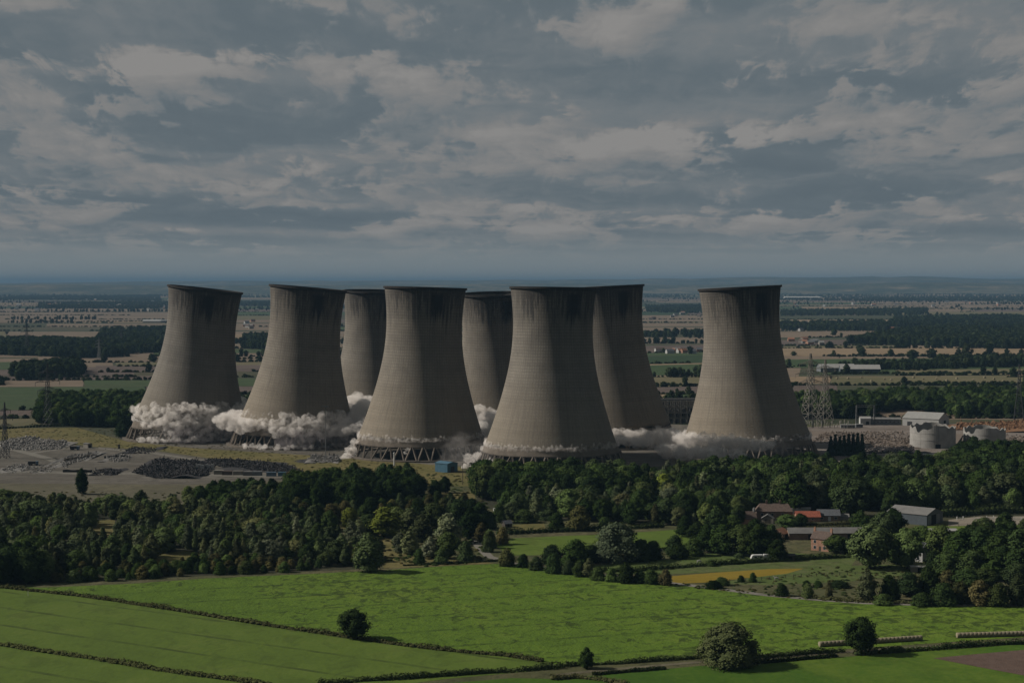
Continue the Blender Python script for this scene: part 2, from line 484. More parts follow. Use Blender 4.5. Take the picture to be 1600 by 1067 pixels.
variant('brownbush', 'dome', 1.2, 0.02, 34, 90, 0.042, L_BROWN, th=0.3, lr=0.36)
for i in range(3): variant('far', 'round', 0.95, 0.02, 14, 20, 0.085, L_FAR, lr=0.44)
for i in range(2): variant('farbush', 'dome', 1.9, 0.0, 12, 20, 0.13, L_FAR, lr=0.44)

TREES = []      # (x, y, height, width, kind, region)
SPECIAL = []    # trees with a label of their own
def tree_px(px, py, hpx, wpx, kind, label=None, region=None):
    x, y = G(px, py)
    s = S(py)
    rec = (x, y, hpx / s, wpx / s, kind, region)
    (SPECIAL if label else TREES).append(rec + (label,))
def inside(p, poly):
    x, y = p
    c = False
    j = len(poly) - 1
    for i in range(len(poly)):
        (xi, yi), (xj, yj) = poly[i], poly[j]
        if (yi > y) != (yj > y) and x < (xj - xi) * (y - yi) / (yj - yi) + xi: c = not c
        j = i
    return c
def wpoly(pp): return [G(*p) for p in pp]
def scatter(pp, spacing, h0, h1, kinds, region, holes=(), wr=(0.85, 1.25), out=None, prob=1.0):
    poly = wpoly(pp)
    hl = [wpoly(h) for h in holes]
    xs, ys = [p[0] for p in poly], [p[1] for p in poly]
    y = min(ys)
    row = 0
    while y < max(ys):
        x = min(xs) + (row % 2) * spacing / 2
        while x < max(xs):
            q = (x + random.uniform(-.4, .4) * spacing, y + random.uniform(-.4, .4) * spacing)
            if random.random() < prob and inside(q, poly) and not any(inside(q, h) for h in hl):
                kind = random.choice(kinds)
                h = random.uniform(h0, h1)
                w_ = h * KIND[kind][0][2] * random.uniform(*wr)
                (TREES if out is None else out).append((q[0], q[1], h, w_, kind, region, None))
            x += spacing
        y += spacing * 0.87
        row += 1
def place_tree(rec, name, label, cat, group=None):
    x, y, h, w_, kind, region, _l = rec
    c, t, wr = random.choice(KIND[kind])
    root = empty(name, (x, y, 0), random.uniform(0, 6.28))
    sxy = w_ / wr
    root.scale = (sxy, sxy, h)
    tag(root, label, cat, group)
    link('trunk', t, None, root)
    link('crown', c, None, root)
    return root

# geometry-nodes scatter for masses of trees nobody could count
PROTO = {}
def proto_coll(kind):
    if kind in PROTO: return PROTO[kind]
    c = bpy.data.collections.new('plants_' + kind)
    for i, (cm, tm, wr) in enumerate(KIND[kind]):
        o = bpy.data.objects.new('plant_%s_%d' % (kind, i), cm)
        c.objects.link(o)
    PROTO[kind] = c
    return c
def mass(name, pts, label, cat):
    """one object of kind stuff; pts = (x, y, height, width, kind, ...) of any kinds"""
    me = bpy.data.meshes.new(name)
    kinds = sorted(set(p[4] for p in pts))
    me.from_pydata([(p[0], p[1], 0.0) for p in pts], [], [])
    me.attributes.new('psc', 'FLOAT_VECTOR', 'POINT')
    me.attributes.new('prot', 'FLOAT_VECTOR', 'POINT')
    me.attributes.new('pkind', 'INT', 'POINT')
    sv = np.array([(p[3] / KIND[p[4]][0][2], p[3] / KIND[p[4]][0][2], p[2]) for p in pts], np.float32)
    rv = np.zeros((len(pts), 3), np.float32)
    rv[:, 2] = RNG.random(len(pts)) * 6.283
    me.attributes['psc'].data.foreach_set('vector', sv.ravel())
    me.attributes['prot'].data.foreach_set('vector', rv.ravel())
    me.attributes['pkind'].data.foreach_set('value', np.array([kinds.index(p[4]) for p in pts], np.int32))
    o = link(name, me)
    tag(o, label, cat, kind='stuff')
    ng = bpy.data.node_groups.new(name, 'GeometryNodeTree')
    ng.interface.new_socket('Geometry', in_out='INPUT', socket_type='NodeSocketGeometry')
    ng.interface.new_socket('Geometry', in_out='OUTPUT', socket_type='NodeSocketGeometry')
    gi, go = ng.nodes.new('NodeGroupInput'), ng.nodes.new('NodeGroupOutput')
    jn = ng.nodes.new('GeometryNodeJoinGeometry')
    def attr(nm, ty):
        a = ng.nodes.new('GeometryNodeInputNamedAttribute')
        a.data_type = ty
        a.inputs[0].default_value = nm
        return a.outputs[0]
    for i, kd in enumerate(kinds):
        ci = ng.nodes.new('GeometryNodeCollectionInfo')
        ci.inputs[0].default_value = proto_coll(kd)
        ci.inputs[1].default_value = True
        ci.inputs[2].default_value = True
        ip = ng.nodes.new('GeometryNodeInstanceOnPoints')
        cmpn = ng.nodes.new('FunctionNodeCompare')
        cmpn.data_type = 'INT'
        cmpn.operation = 'EQUAL'
        ng.links.new(attr('pkind', 'INT'), cmpn.inputs[2])
        cmpn.inputs[3].default_value = i
        ng.links.new(gi.outputs[0], ip.inputs['Points'])
        ng.links.new(cmpn.outputs[0], ip.inputs['Selection'])
        ng.links.new(ci.outputs[0], ip.inputs['Instance'])
        ip.inputs['Pick Instance'].default_value = True
        er = ng.nodes.new('FunctionNodeEulerToRotation')
        ng.links.new(attr('prot', 'FLOAT_VECTOR'), er.inputs[0])
        ng.links.new(er.outputs[0], ip.inputs['Rotation'])
        ng.links.new(attr('psc', 'FLOAT_VECTOR'), ip.inputs['Scale'])
        ng.links.new(ip.outputs[0], jn.inputs[0])
    ng.links.new(jn.outputs[0], go.inputs[0])
    md = o.modifiers.new('scatter', 'NODES')
    md.node_group = ng
    return o

# ================================================================== GROUND
LEVEL = [0]
def sheet(name, pp, mat, z, label=None):
    me = bpy.data.meshes.new(name)
    me.from_pydata([(*G(*p), z) for p in pp], [], [tuple(range(len(pp)))])
    me.update()
    if me.polygons[0].normal.z < 0: me.flip_normals()
    o = link(name, me, mat)
    tag(o, label, None, kind='structure')
    return o
gm = MB()
E = 70000.0
gm.add([(-E, -2000, 0), (E, -2000, 0), (E, E, 0), (-E, E, 0)], [(0, 1, 2, 3)])
tag(gm.build('ground', PLAIN), kind='structure')
# low hills along the horizon
HILL = ground('hill_woodland', (0.022, 0.034, 0.020), (0.055, 0.066, 0.034), (0.30, 0.235, 0.15), 0.0016, 0.007, 0.03, 1, 0.3, 1)
def hill(px0, px1, dist, tops, width):
    n = 90
    b = MB()
    vv, ff = [], []
    m = 8
    for i in range(n + 1):
        t = i / n
        px = px0 + (px1 - px0) * t
        u = t * (len(tops) - 1)
        j = min(int(u), len(tops) - 2)
        fr = u - j
        fr = fr * fr * (3 - 2 * fr)
        py = tops[j] * (1 - fr) + tops[j + 1] * fr
        h = CAMH - (py - HOR) * dist / F
        h += random.uniform(-4, 4) * dist / 22000
        for k_ in range(m + 1):
            v = k_ / m
            yy = dist + (v - 0.5) * width
            prof_ = math.sin(math.pi * v) ** 1.3
            vv.append(((px - 800) / F * yy, yy, max(-2.0, h * prof_ * (1 + random.uniform(-.04, .04)) - 2)))
    for i in range(n):
        for k_ in range(m):
            a = i * (m + 1) + k_
            ff.append((a, a + m + 1, a + m + 2, a + 1))
    b.add(vv, ff)
    tag(b.build('hills', HILL, smooth=True), kind='structure')
hill(-600, 2200, 27000, [443, 443, 443.5, 442, 440, 438.5, 438, 437, 436, 433, 432, 436, 433.5, 433, 434], 9000)
hill(-500, 900, 17500, [446, 447, 445, 444, 446, 445, 446, 447], 4500)
hill(500, 2200, 18500, [447, 444, 443, 445, 443, 441, 444, 442, 443, 441], 5000)

sheet('wasteland', [(-300, 1500), (-700, 700), (-700, 672), (560, 690), (1100, 690), (1250, 664), (2200, 655), (2200, 1500)], ROUGH, 0.02)
# --- near fields
H1 = [(-120, 898), (0, 918), (120, 931), (200, 942), (300, 958), (400, 975), (470, 985), (560, 998), (640, 1010), (700, 1017), (790, 1025), (850, 1034)]
H2 = [(-120, 988), (0, 1008), (75, 1020), (150, 1030), (235, 1045), (310, 1056), (395, 1067), (480, 1082)]
MAIN = H1 + [(885, 1041), (960, 1037), (1080, 1029), (1200, 1021), (1330, 1013), (1480, 1003), (1600, 995), (1990, 985), (1990, 946), (1600, 947),
      (1450, 946), (1350, 943), (1270, 938), (1200, 931), (1100, 918), (1000, 906), (900, 894), (840, 885), (790, 880), (700, 884), (610, 890), (470, 897), (330, 903), (200, 912), (60, 918), (-120, 922)]
MAIN = [p for p in MAIN if p != (-120, 922)]
sheet('field', MAIN, G1, 0.06)
sheet('field', H1[1:] + [(875, 1044), (800, 1051), (700, 1060), (560, 1078), (500, 1090), (395, 1069), (310, 1057), (235, 1046), (150, 1031), (75, 1021), (0, 1009), (-120, 990), (-120, 900)], G2, 0.05)
sheet('field', [(-200, 975)] + H2[1:] + [(480, 1200), (-200, 1200)], G2, 0.04)
sheet('field', [(500, 1200), (560, 1080), (700, 1067), (800, 1059), (850, 1060), (890, 1062), (905, 1057), (1000, 1049), (1090, 1040), (1200, 1036), (1330, 1025), (1480, 1014), (1600, 1006), (2000, 978), (2000, 1200)], G3, 0.05)
sheet('ploughed_strip', [(1458, 1028), (1520, 1022), (1600, 1015), (1990, 1003), (1990, 1075), (1680, 1068), (1600, 1055), (1530, 1042)], PLOUGH, 0.09)
sheet('field', [(768, 850), (800, 841), (860, 838), (960, 834), (1062, 827), (1078, 842), (1070, 856), (1000, 862), (900, 866), (800, 868)], G2, 0.06)
sheet('field', [(793, 830), (803, 820), (850, 816), (852, 826), (830, 829)], OCHRE, 0.06)
sheet('field', [(600, 888), (585, 850), (540, 828), (510, 815), (560, 812), (640, 862), (700, 868), (740, 874), (772, 880), (690, 884)], OCHRE, 0.05)
sheet('pasture', [(920, 884), (1040, 874), (1110, 864), (1210, 862), (1340, 870), (1330, 884), (1200, 890), (1040, 897), (960, 896)], PASTURE, 0.05)
sheet('field', [(1048, 900), (1110, 895), (1200, 889), (1256, 888), (1230, 896), (1160, 904), (1100, 910), (1052, 912)], YELLOW, 0.08)
sheet('pasture', [(1150, 905), (1230, 896), (1256, 888), (1330, 884), (1440, 880), (1430, 896), (1330, 908), (1200, 914), (1120, 912)], PASTURE, 0.07)
sheet('pasture', [(1060, 915), (1160, 910), (1300, 905), (1420, 903), (1380, 938), (1280, 934), (1200, 926)], ROUGH, 0.06)
sheet('riding_arena', [(1482, 812), (1530, 807), (1820, 805), (1820, 819), (1560, 820), (1482, 822)], SAND, 0.10)
sheet('pasture', [(1410, 832), (1440, 822), (1600, 820), (1680, 820), (1680, 836), (1500, 836)], G2, 0.06)
sheet('field', [(132, 840), (142, 812), (180, 812), (176, 840)], OCHRE, 0.05)
sheet('field', [(228, 884), (240, 864), (290, 860), (318, 864), (300, 884)], OCHRE, 0.05)
sheet('field', [(640, 790), (680, 770), (740, 768), (745, 790), (700, 800)], OCHRE, 0.05)
def ribbon(name, pp, wm, mat, z):
    pts = [Vector(G(*p)) for p in pp]
    L_, R_ = [], []
    for i, p in enumerate(pts):
        d = (pts[min(i + 1, len(pts) - 1)] - pts[max(i - 1, 0)]).normalized()
        nrm = Vector((-d.y, d.x)) * wm / 2
        L_.append((p + nrm)); R_.append((p - nrm))
    vv = [(q.x, q.y, z) for q in L_] + [(q.x, q.y, z) for q in R_]
    n = len(pts)
    me = bpy.data.meshes.new(name)
    me.from_pydata(vv, [], [(i, n + i, n + i + 1, i + 1) for i in range(n - 1)])
    me.update()
    if me.polygons[0].normal.z < 0: me.flip_normals()
    return tag(link(name, me, mat), kind='structure')
ribbon('lane', [(740, 842), (752, 858), (765, 870), (800, 880), (900, 893), (1000, 905), (1100, 917), (1200, 930), (1280, 937), (1350, 942), (1450, 945), (1700, 946)], 4.2, TRACK, 0.10)
ribbon('lane', [(868, 1055), (900, 1051), (930, 1048), (1080, 1035), (1180, 1029), (1300, 1020), (1480, 1008), (1700, 994)], 2.6, DULL, 0.10)
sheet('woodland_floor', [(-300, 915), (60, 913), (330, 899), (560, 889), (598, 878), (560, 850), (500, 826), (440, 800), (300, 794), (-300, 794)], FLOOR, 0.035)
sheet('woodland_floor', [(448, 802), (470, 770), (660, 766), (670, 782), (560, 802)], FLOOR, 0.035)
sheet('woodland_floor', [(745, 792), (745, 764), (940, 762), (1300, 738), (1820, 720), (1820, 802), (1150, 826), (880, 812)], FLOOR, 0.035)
# --- demolition site, left
sheet('site_yard', [(-500, 694), (60, 688), (150, 699), (240, 704), (330, 717), (440, 730), (480, 741), (440, 752), (300, 758), (-200, 760), (-500, 745)], SITE, 0.06)
sheet('grass_bank', [(-500, 674), (120, 668), (200, 690), (300, 700), (560, 716), (720, 730), (740, 760), (600, 758), (480, 741), (440, 729), (330, 716), (240, 703), (150, 698), (60, 687), (-500, 692)], OCHRE, 0.05)
sheet('grass_verge', [(-500, 752), (300, 757), (450, 750), (480, 760), (420, 790), (-500, 800)], DULL, 0.08)
ribbon('site_road', [(-60, 690), (0, 697), (40, 707), (75, 716), (95, 724)], 7, TRACK, 0.10)
ribbon('site_road', [(50, 708), (100, 701), (150, 700), (240, 708), (330, 722)], 6, TRACK, 0.11)
ribbon('site_road', [(-60, 738), (60, 737), (150, 741), (240, 739), (330, 742), (450, 744)], 12, TRACK, 0.12)
# --- cleared ground, right
sheet('cleared_site', [(1090, 720), (1090, 690), (1250, 668), (1330, 663), (1500, 662), (2000, 655), (2000, 720), (1600, 735), (1300, 735)], RUBBLEG, 0.07)
sheet('tower_apron', [(150, 700), (220, 672), (560, 660), (1000, 660), (1290, 676), (1300, 715), (900, 735), (560, 722), (300, 702)], SITE, 0.035)

# --- patchwork of far fields
FAR_HEDGE = []     # points of the far hedgerow masses
rf = random.Random(3)
EXPL = [  # photo rectangles that stand out: x0 x1 ytop ybottom material
    (1205, 1640, 543, 556, 1), (1215, 1420, 518, 527, 0), (-40, 262, 492, 503, 0), (1005, 1100, 556, 568, 4), (1005, 1110, 570, 586, 3),
    (1210, 1480, 561, 574, 3), (1300, 1620, 588, 600, 5), (1280, 1640, 573, 584, 3), (-60, 60, 655, 668, 5), (-60, 240, 616, 640, 3), (150, 460, 571, 581, 2),
    (-50, 50, 566, 578, 3), (60, 460, 556, 566, 0), (1000, 1100, 540, 551, 2), (1000, 1120, 588, 604, 5), (-50, 250, 588, 594, 2), (1220, 1420, 531, 540, 2),
    (1400, 1640, 577, 586, 5), (-60, 190, 482, 488, 0), (1420, 1640, 476, 482, 0), (1005, 1100, 497, 503, 0), (330, 440, 522, 530, 1), (340, 430, 552, 561, 0)]
def far_field(q, mi, z):
    me = bpy.data.meshes.new('field')
    me.from_pydata([(*G(*p), z) for p in q], [], [tuple(range(len(q)))])
    me.update()
    if me.polygons[0].normal.z < 0: me.flip_normals()
    tag(link('field', me, FARF[mi]), kind='structure')
def hedge_line(a, b, dens, tree):
    A, B = Vector(G(*a)), Vector(G(*b))
    L_ = (B - A).length
    d = (A.y + B.y) / 2
    step = (2.6 + d / 900.0) / dens
    n = int(L_ / step)
    gap = rf.random() * 50
    for i in range(n):
        p = A.lerp(B, (i + rf.random()) / max(n, 1))
        if math.sin(i * 0.05 + gap) < -0.9: continue
        if rf.random() < tree:
            h = rf.uniform(6, 13)
            FAR_HEDGE.append((p.x, p.y + rf.uniform(-4, 4), h, h * rf.uniform(0.8, 1.2), 'far', None, None))
        else:
            h = rf.uniform(1.8, 4.2)
            FAR_HEDGE.append((p.x, p.y, h, h * rf.uniform(1.6, 2.4) * (1 + d / 9000), 'farbush', None, None))
y = 449.0
while y < 652:
    th = max(1.4, (y - 441) * rf.uniform(0.06, 0.14))
    x = -90 - rf.uniform(0, 200)
    slope = rf.uniform(-1, 1) * th * 0.25
    while x < 1720:
        wd = rf.uniform(90, 420) * (0.7 + (y - 441) / 300)
        x1 = x + wd
        u = rf.random()
        mi = (0 if u < .30 else 1 if u < .42 else 2 if u < .56 else 3 if u < .74 else 4 if u < .86 else 5)
        if rf.random() < 0.9:
            s0, s1 = slope * (x - 800) / 800, slope * (x1 - 800) / 800
            far_field([(x + rf.uniform(-5, 5), y + s0 + 0.04 * th), (x1 + rf.uniform(-5, 5), y + s1 + 0.04 * th), (x1 - 2, y + s1 + th * .94), (x + 2, y + s0 + th * .94)], mi, 0.02 + 0.00002 * G(800, y)[1])
        if rf.random() < 0.8:
            hedge_line((x, y + th), (x1, y + th), 1.0, rf.choice((0.0, 0.01, 0.03, 0.10, 0.75)))
        if rf.random() < 0.25:
            hedge_line((x1, y), (x1 - rf.uniform(-20, 20), y + th), 0.7, 0.3)
        x = x1 + 1
    y += th
for k_, (x0, x1, ya, yb, mi) in enumerate(EXPL):
    d = G(800, yb)[1]
    sl_ = (yb - ya) * 0.08
    far_field([(x0, ya + sl_), (x1, ya - sl_), (x1 + 4, yb - sl_), (x0 - 3, yb + sl_)], mi, 0.08 + 0.00007 * d + 0.01 * (k_ % 3))
    hedge_line((x0, yb + sl_), (x1, yb - sl_), 1.0, 0.06)

# ================================================================== COOLING TOWERS
def concrete_mat():
    m, nt = new_mat('weathered_concrete')
    tc = nt.n('ShaderNodeTexCoord').outputs['Object']
    X, Y, Z = nt.sep(tc)
    oi = nt.n('ShaderNodeObjectInfo').outputs['Random']
    ang = nt.m('ARCTAN2', X, nt.m('MULTIPLY', Y, -1.0))      # 0 faces the camera side, + to the right
    off = nt.m('MULTIPLY', oi, 37.0)
    arc = nt.m('MULTIPLY', ang, 30.0)
    v_ = nt.xyz(nt.m('ADD', arc, off), nt.m('MULTIPLY', Z, 0.05), off)
    streak = nt.noise(v_, 0.55, 6, 0.65)
    streak2 = nt.noise(nt.xyz(nt.m('ADD', arc, off), nt.m('MULTIPLY', Z, 0.12), off), 1.5, 4, 0.7)
    blotch = nt.noise(nt.xyz(nt.m('ADD', arc, off), Z, off), 0.07, 5, 0.6)
    fine = nt.noise(tc, 1.2, 5, 0.7)
    base = nt.ramp(blotch, [(0.3, (0.101, 0.091, 0.078)), (0.5, (0.125, 0.113, 0.096)), (0.72, (0.149, 0.135, 0.114))])
    low = nt.rng(Z, 20.0, 70.0, 1.0, 0.0)
    base = nt.mix(nt.m('MULTIPLY', low, 0.6), base, (0.150, 0.127, 0.096))
    bands = nt.noise(nt.xyz(nt.m('MULTIPLY', arc, 0.01), Z, off), 0.28, 4, 0.75)
    base = nt.mix(1.0, base, nt.ramp(bands, [(0.3, (0.90,) * 3), (0.5, (1.0,) * 3), (0.7, (1.07,) * 3)]), 'MULTIPLY')
    base = nt.mix(1.0, base, nt.ramp(oi, [(0.0, (0.90, 0.91, 0.93)), (0.5, (1.05, 1.02, 0.98)), (1.0, (0.97, 0.97, 0.97))]), 'MULTIPLY')
    # lift joints and shutter marks, 2 m apart
    def lines(c, per, wid):
        fr = nt.m('FRACT', nt.m('DIVIDE', c, per))
        return nt.m('LESS_THAN', fr, wid)
    grid = nt.m('MAXIMUM', lines(Z, 1.9, 0.26), lines(arc, 1.9, 0.24))
    gstr = nt.m('MULTIPLY', grid, nt.rng(nt.m('ADD', Z, nt.m('MULTIPLY', blotch, 30.0)), 30.0, 110.0, 0.09, 0.46))
    col = nt.mix(gstr, base, (0.055, 0.048, 0.042))
    col = nt.mix(nt.m('MULTIPLY', nt.rng(streak, 0.46, 0.68), 0.26), col, (0.060, 0.053, 0.047))
    # black run-off under the rim
    zt = nt.m('ADD', Z, nt.m('MULTIPLY', nt.m('SUBTRACT', streak, 0.5), 60.0))
    up = nt.rng(zt, 86.0, 104.0)
    colw = nt.n('ShaderNodeTexWhiteNoise', noise_dimensions='1D')
    nt.put(colw.inputs['W'], nt.m('ADD', nt.m('FLOOR', nt.m('DIVIDE', arc, 1.4)), off))
    colv = nt.m('POWER', colw.outputs[0], 2.2)
    dripz = nt.m('SUBTRACT', nt.m('ADD', 109.0, nt.m('MULTIPLY', nt.m('SUBTRACT', fine, 0.5), 14.0)), nt.m('ADD', nt.m('MULTIPLY', colv, 17.0), nt.m('MULTIPLY', nt.m('SUBTRACT', streak, 0.42), 34.0)))
    drip = nt.m('MULTIPLY', nt.rng(nt.m('SUBTRACT', Z, dripz), 0.0, 5.0), nt.rng(fine, 0.30, 0.50))
    spots = nt.m('MULTIPLY', up, nt.rng(nt.m('ADD', nt.m('MULTIPLY', streak2, 0.6), nt.m('MULTIPLY', streak, 0.4)), 0.455, 0.53))
    side = nt.rng(ang, -1.25, -0.5, 0.45, 1.0)
    spots = nt.m('MAXIMUM', nt.m('MULTIPLY', spots, 0.7), drip)
    col = nt.mix(nt.m('MULTIPLY', nt.m('MULTIPLY', spots, side), 0.84), col, (0.014, 0.013, 0.014))
    col = nt.mix(nt.m('MULTIPLY', nt.rng(nt.m('ADD', Z, nt.m('MULTIPLY', blotch, 14.0)), 97.0, 104.0), 0.22), col, (0.046, 0.043, 0.040))
    # one soot patch per tower
    da = nt.m('ABSOLUTE', nt.m('SUBTRACT', ang, nt.m('ADD', 0.28, nt.m('MULTIPLY', oi, 0.25))))
    wob = nt.m('MULTIPLY', nt.m('SUBTRACT', streak2, 0.5), 0.55)
    patch = nt.m('MULTIPLY', nt.rng(nt.m('ADD', da, wob), 0.10, 0.26, 1.0, 0.0), nt.m('MULTIPLY', nt.rng(nt.m('ADD', Z, nt.m('MULTIPLY', nt.m('SUBTRACT', streak, 0.5), 30.0)), 90.0, 99.0), nt.rng(Z, 108.5, 111.5, 1.0, 0.0)))
    col = nt.mix(nt.m('MULTIPLY', patch, 0.93), col, (0.012, 0.012, 0.014))
    col = nt.mix(1.0, col, nt.ramp(fine, [(0.25, (0.82,) * 3), (0.75, (1.18,) * 3)]), 'MULTIPLY')
    hgt = nt.m('SUBTRACT', fine, nt.m('MULTIPLY', grid, 0.6))
    finish(nt, col, 0.95, hgt, 0.5, 0.25, 0.1, drough=0.0)
    return m
CONC = concrete_mat()
CONC_OLD = plain('broken_concrete', (0.215, 0.180, 0.145), 0.35, 0.25, 0.95, 0.1, bump=0.6)
CONC_DARK = plain('sooty_concrete', (0.05, 0.045, 0.042), 0.4, 0.3, 0.95, 0.1)
RT, ZT = 25.4, 88.0
def rad(z): return RT * math.sqrt(1 + ((z - ZT) / (56.0 if z < ZT else 64.0)) ** 2)
def shell_mesh(seed, z0, z1, jag_bottom, jag_top, nseg=160, nz=48, th=0.7):
    rr = random.Random(seed)
    vv, ff = [], []
    ph = [rr.uniform(0, 6.28) for _ in range(6)]
    def jag(a, amp): return amp * (0.5 * math.sin(3 * a + ph[0]) + 0.35 * math.sin(11 * a + ph[1]) + 0.3 * math.sin(29 * a + ph[2]) + rr.uniform(-.5, .5))
    jb = [jag(2 * math.pi * i / nseg, jag_bottom) for i in range(nseg)]
    jt = [jag(2 * math.pi * i / nseg + 2, jag_top) for i in range(nseg)]
    for side in (0, 1):
        for j in range(nz + 1):
            for i in range(nseg):
                a = 2 * math.pi * i / nseg
                z = (z0 + jb[i]) * (1 - j / nz) + (z1 + jt[i]) * (j / nz)
                r = rad(z) - side * th
                vv.append((r * math.cos(a), r * math.sin(a), z))
    N = (nz + 1) * nseg
    for j in range(nz):
        for i in range(nseg):
            a, b = j * nseg + i, j * nseg + (i + 1) % nseg
            ff.append((a, b, b + nseg, a + nseg))
            ff.append((N + b, N + a, N + a + nseg, N + b + nseg))
    for i in range(nseg):
        a, b = i, (i + 1) % nseg
        ff.append((b, a, N + a, N + b))
        a, b = nz * nseg + i, nz * nseg + (i + 1) % nseg
        ff.append((a, b, N + b, N + a))
    return MB().add(vv, ff).mesh('shell', True)
def ring_mesh(name, r0, r1, z0, z1, n=120):
    vv, ff = [], []
    for i in range(n):
        a = 2 * math.pi * i / n
        for r, z in ((r0, z0), (r1, z0), (r1, z1), (r0, z1)):
            vv.append((r * math.cos(a), r * math.sin(a), z))
    for i in range(n):
        j = (i + 1) % n
        for k_ in range(4):
            l_ = (k_ + 1) % 4
            ff.append((i * 4 + k_, j * 4 + k_, j * 4 + l_, i * 4 + l_))
    return MB().add(vv, ff).mesh(name)
CUT, LEGH = 15.0, 8.5
leg_me = {}
def leg_mesh(sgn):
    if sgn not in leg_me:
        b = MB()
        r0, r1 = rad(LEGH) + 4.2, rad(LEGH) - 0.2
        da = 2 * math.pi / 36 * 0.42 * sgn
        b.beam((r0, 0, -0.3), (r1 * math.cos(da), r1 * math.sin(da), LEGH + 0.3), 0.95)
        leg_me[sgn] = b.mesh('leg')
        leg_me[sgn].materials.append(CONC_OLD)
    return leg_me[sgn]
basin_me = ring_mesh('basin_wall', rad(LEGH) + 3.2, rad(LEGH) + 6.4, -0.5, 1.0)
basin_me.materials.append(CONC_OLD)
rim_me = ring_mesh('rim', rad(114) - 1.2, rad(114) + 0.75, 112.9, 114.3)
TOWERS = []
def tower(i, cx, cy, lean, toward, drop, label):
    t = empty('cooling_tower', (cx, cy, 0))
    tag(t, label, 'cooling tower', 'cooling towers being blown down')
    sh = link('shell', shell_mesh(i, CUT - 1.0, 113.2, 0.7, 0.0), CONC, t)
    # lean: to the right is +, toward the camera is +
    M = Matrix.Translation((0, 0, 15 - drop)) @ Matrix.Rotation(R(lean), 4, 'Y') @ Matrix.Rotation(R(toward), 4, 'X') @ Matrix.Translation((0, 0, -15))
    sh.matrix_local = M
    link('rim', rim_me, CONC_DARK, sh)
    link('ring_beam', shell_mesh(50 + i, LEGH, CUT - 1.2 - max(0, drop - 1.0) * 0.5, 0.0, 0.6, 160, 5, 1.1), CONC_OLD, t)
    link('basin_wall', basin_me, None, t)
    rl = random.Random(i)
    for k_ in range(36):
        for sgn in (-1, 1):
            o = link('leg', leg_mesh(sgn), None, t)
            o.rotation_euler = (0, 0, 2 * math.pi * k_ / 36)
    TOWERS.append((cx, cy, M, lean))
    return t
tower(0, -240, 1275, 6.4, 0, 2.4, 'leftmost cooling tower, leaning right over a wide skirt of dust')
tower(1, -155, 1228, 4.9, 0, 1.6, 'second cooling tower from the left, leaning right above thick dust')
tower(2, -111, 1378, 1.5, 2.2, 5.0, 'cooling tower half hidden behind the second and third front towers')
tower(3, -61, 1146, 1.6, -0.6, 1.6, 'cooling tower standing on clear V shaped legs behind the blue shed')
tower(4, -11, 1302, -1.0, 3.0, 6.5, 'narrow strip of cooling tower seen between the two middle towers')
tower(5, 25, 1085, 0.8, -0.6, 1.4, 'largest cooling tower in the middle, closest to the trees')
tower(6, 72, 1226, -2.9, -0.5, 1.0, 'dark cooling tower behind the largest one, leaning left')
tower(7, 158, 1146, -3.0, -0.3, 1.4, 'rightmost cooling tower standing apart beside the lattice pylons')

# ================================================================== DUST
def dust_mat(name, col, dens):
    m, nt = new_mat(name)
    o = nt.n('ShaderNodeOutputMaterial')
    v = nt.n('ShaderNodeVolumePrincipled')
    v.inputs['Color'].default_value = col
    v.inputs['Density'].default_value = dens
    v.inputs['Anisotropy'].default_value = 0.1
    pos = nt.n('ShaderNodeNewGeometry').outputs['Position']
    n = nt.noise(pos, 0.26, 5, 0.65, 0.9)
    nt.put(v.inputs['Density'], nt.rng(n, 0.38, 0.66, dens * 0.04, dens * 1.6))
    nt.t.links.new(v.outputs[0], o.inputs['Volume'])
    m.cycles.volume_step_rate = 0.08
    return m
DUST = dust_mat('dust', (0.79, 0.75, 0.71, 1), 0.23)
DUST_VEIL = dust_mat('dust_veil', (0.62, 0.585, 0.56, 1), 0.008)
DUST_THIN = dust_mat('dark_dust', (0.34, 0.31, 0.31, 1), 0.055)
tx1 = bpy.data.textures.new('billow', 'CLOUDS'); tx1.noise_scale = 4.0; tx1.noise_depth = 3
tx2 = bpy.data.textures.new('wisp', 'CLOUDS'); tx2.noise_scale = 1.1; tx2.noise_depth = 3
_is = MB()
def ico2():
    me = bpy.data.meshes.new('i')
    import bmesh
    bm = bmesh.new()
    bmesh.ops.create_icosphere(bm, subdivisions=2, radius=1.0)
    v = np.array([p.co[:] for p in bm.verts])
    f = [tuple(q.index for q in p.verts) for p in bm.faces]
    bm.free()
    return v, f
IV, IF = ico2()
def dust(name, puffs, label, voxel=0.8, d1=2.8, d2=1.7, mat=None):
    vv, ff = [], []
    o = 0
    for (x, y_, z, rx, rz) in puffs:
        vv.append(IV * np.array([rx, rx, rz]) + np.array([x, y_, z]))
        ff += [(a + o, b + o, c + o) for a, b, c in IF]
        o += len(IV)
    me = bpy.data.meshes.new(name)
    me.from_pydata(np.concatenate(vv).tolist(), [], ff)
    ob = link(name, me, mat or DUST)
    tag(ob, label, 'dust cloud', 'dust clouds at the tower feet', 'stuff')
    r = ob.modifiers.new('fuse', 'REMESH'); r.mode = 'VOXEL'; r.voxel_size = voxel
    for tx, s_ in ((tx1, d1), (tx2, d2)):
        d = ob.modifiers.new('billow', 'DISPLACE'); d.texture = tx; d.strength = s_; d.mid_level = 0.5; d.texture_coords = 'GLOBAL'
    return ob
rd = random.Random(21)
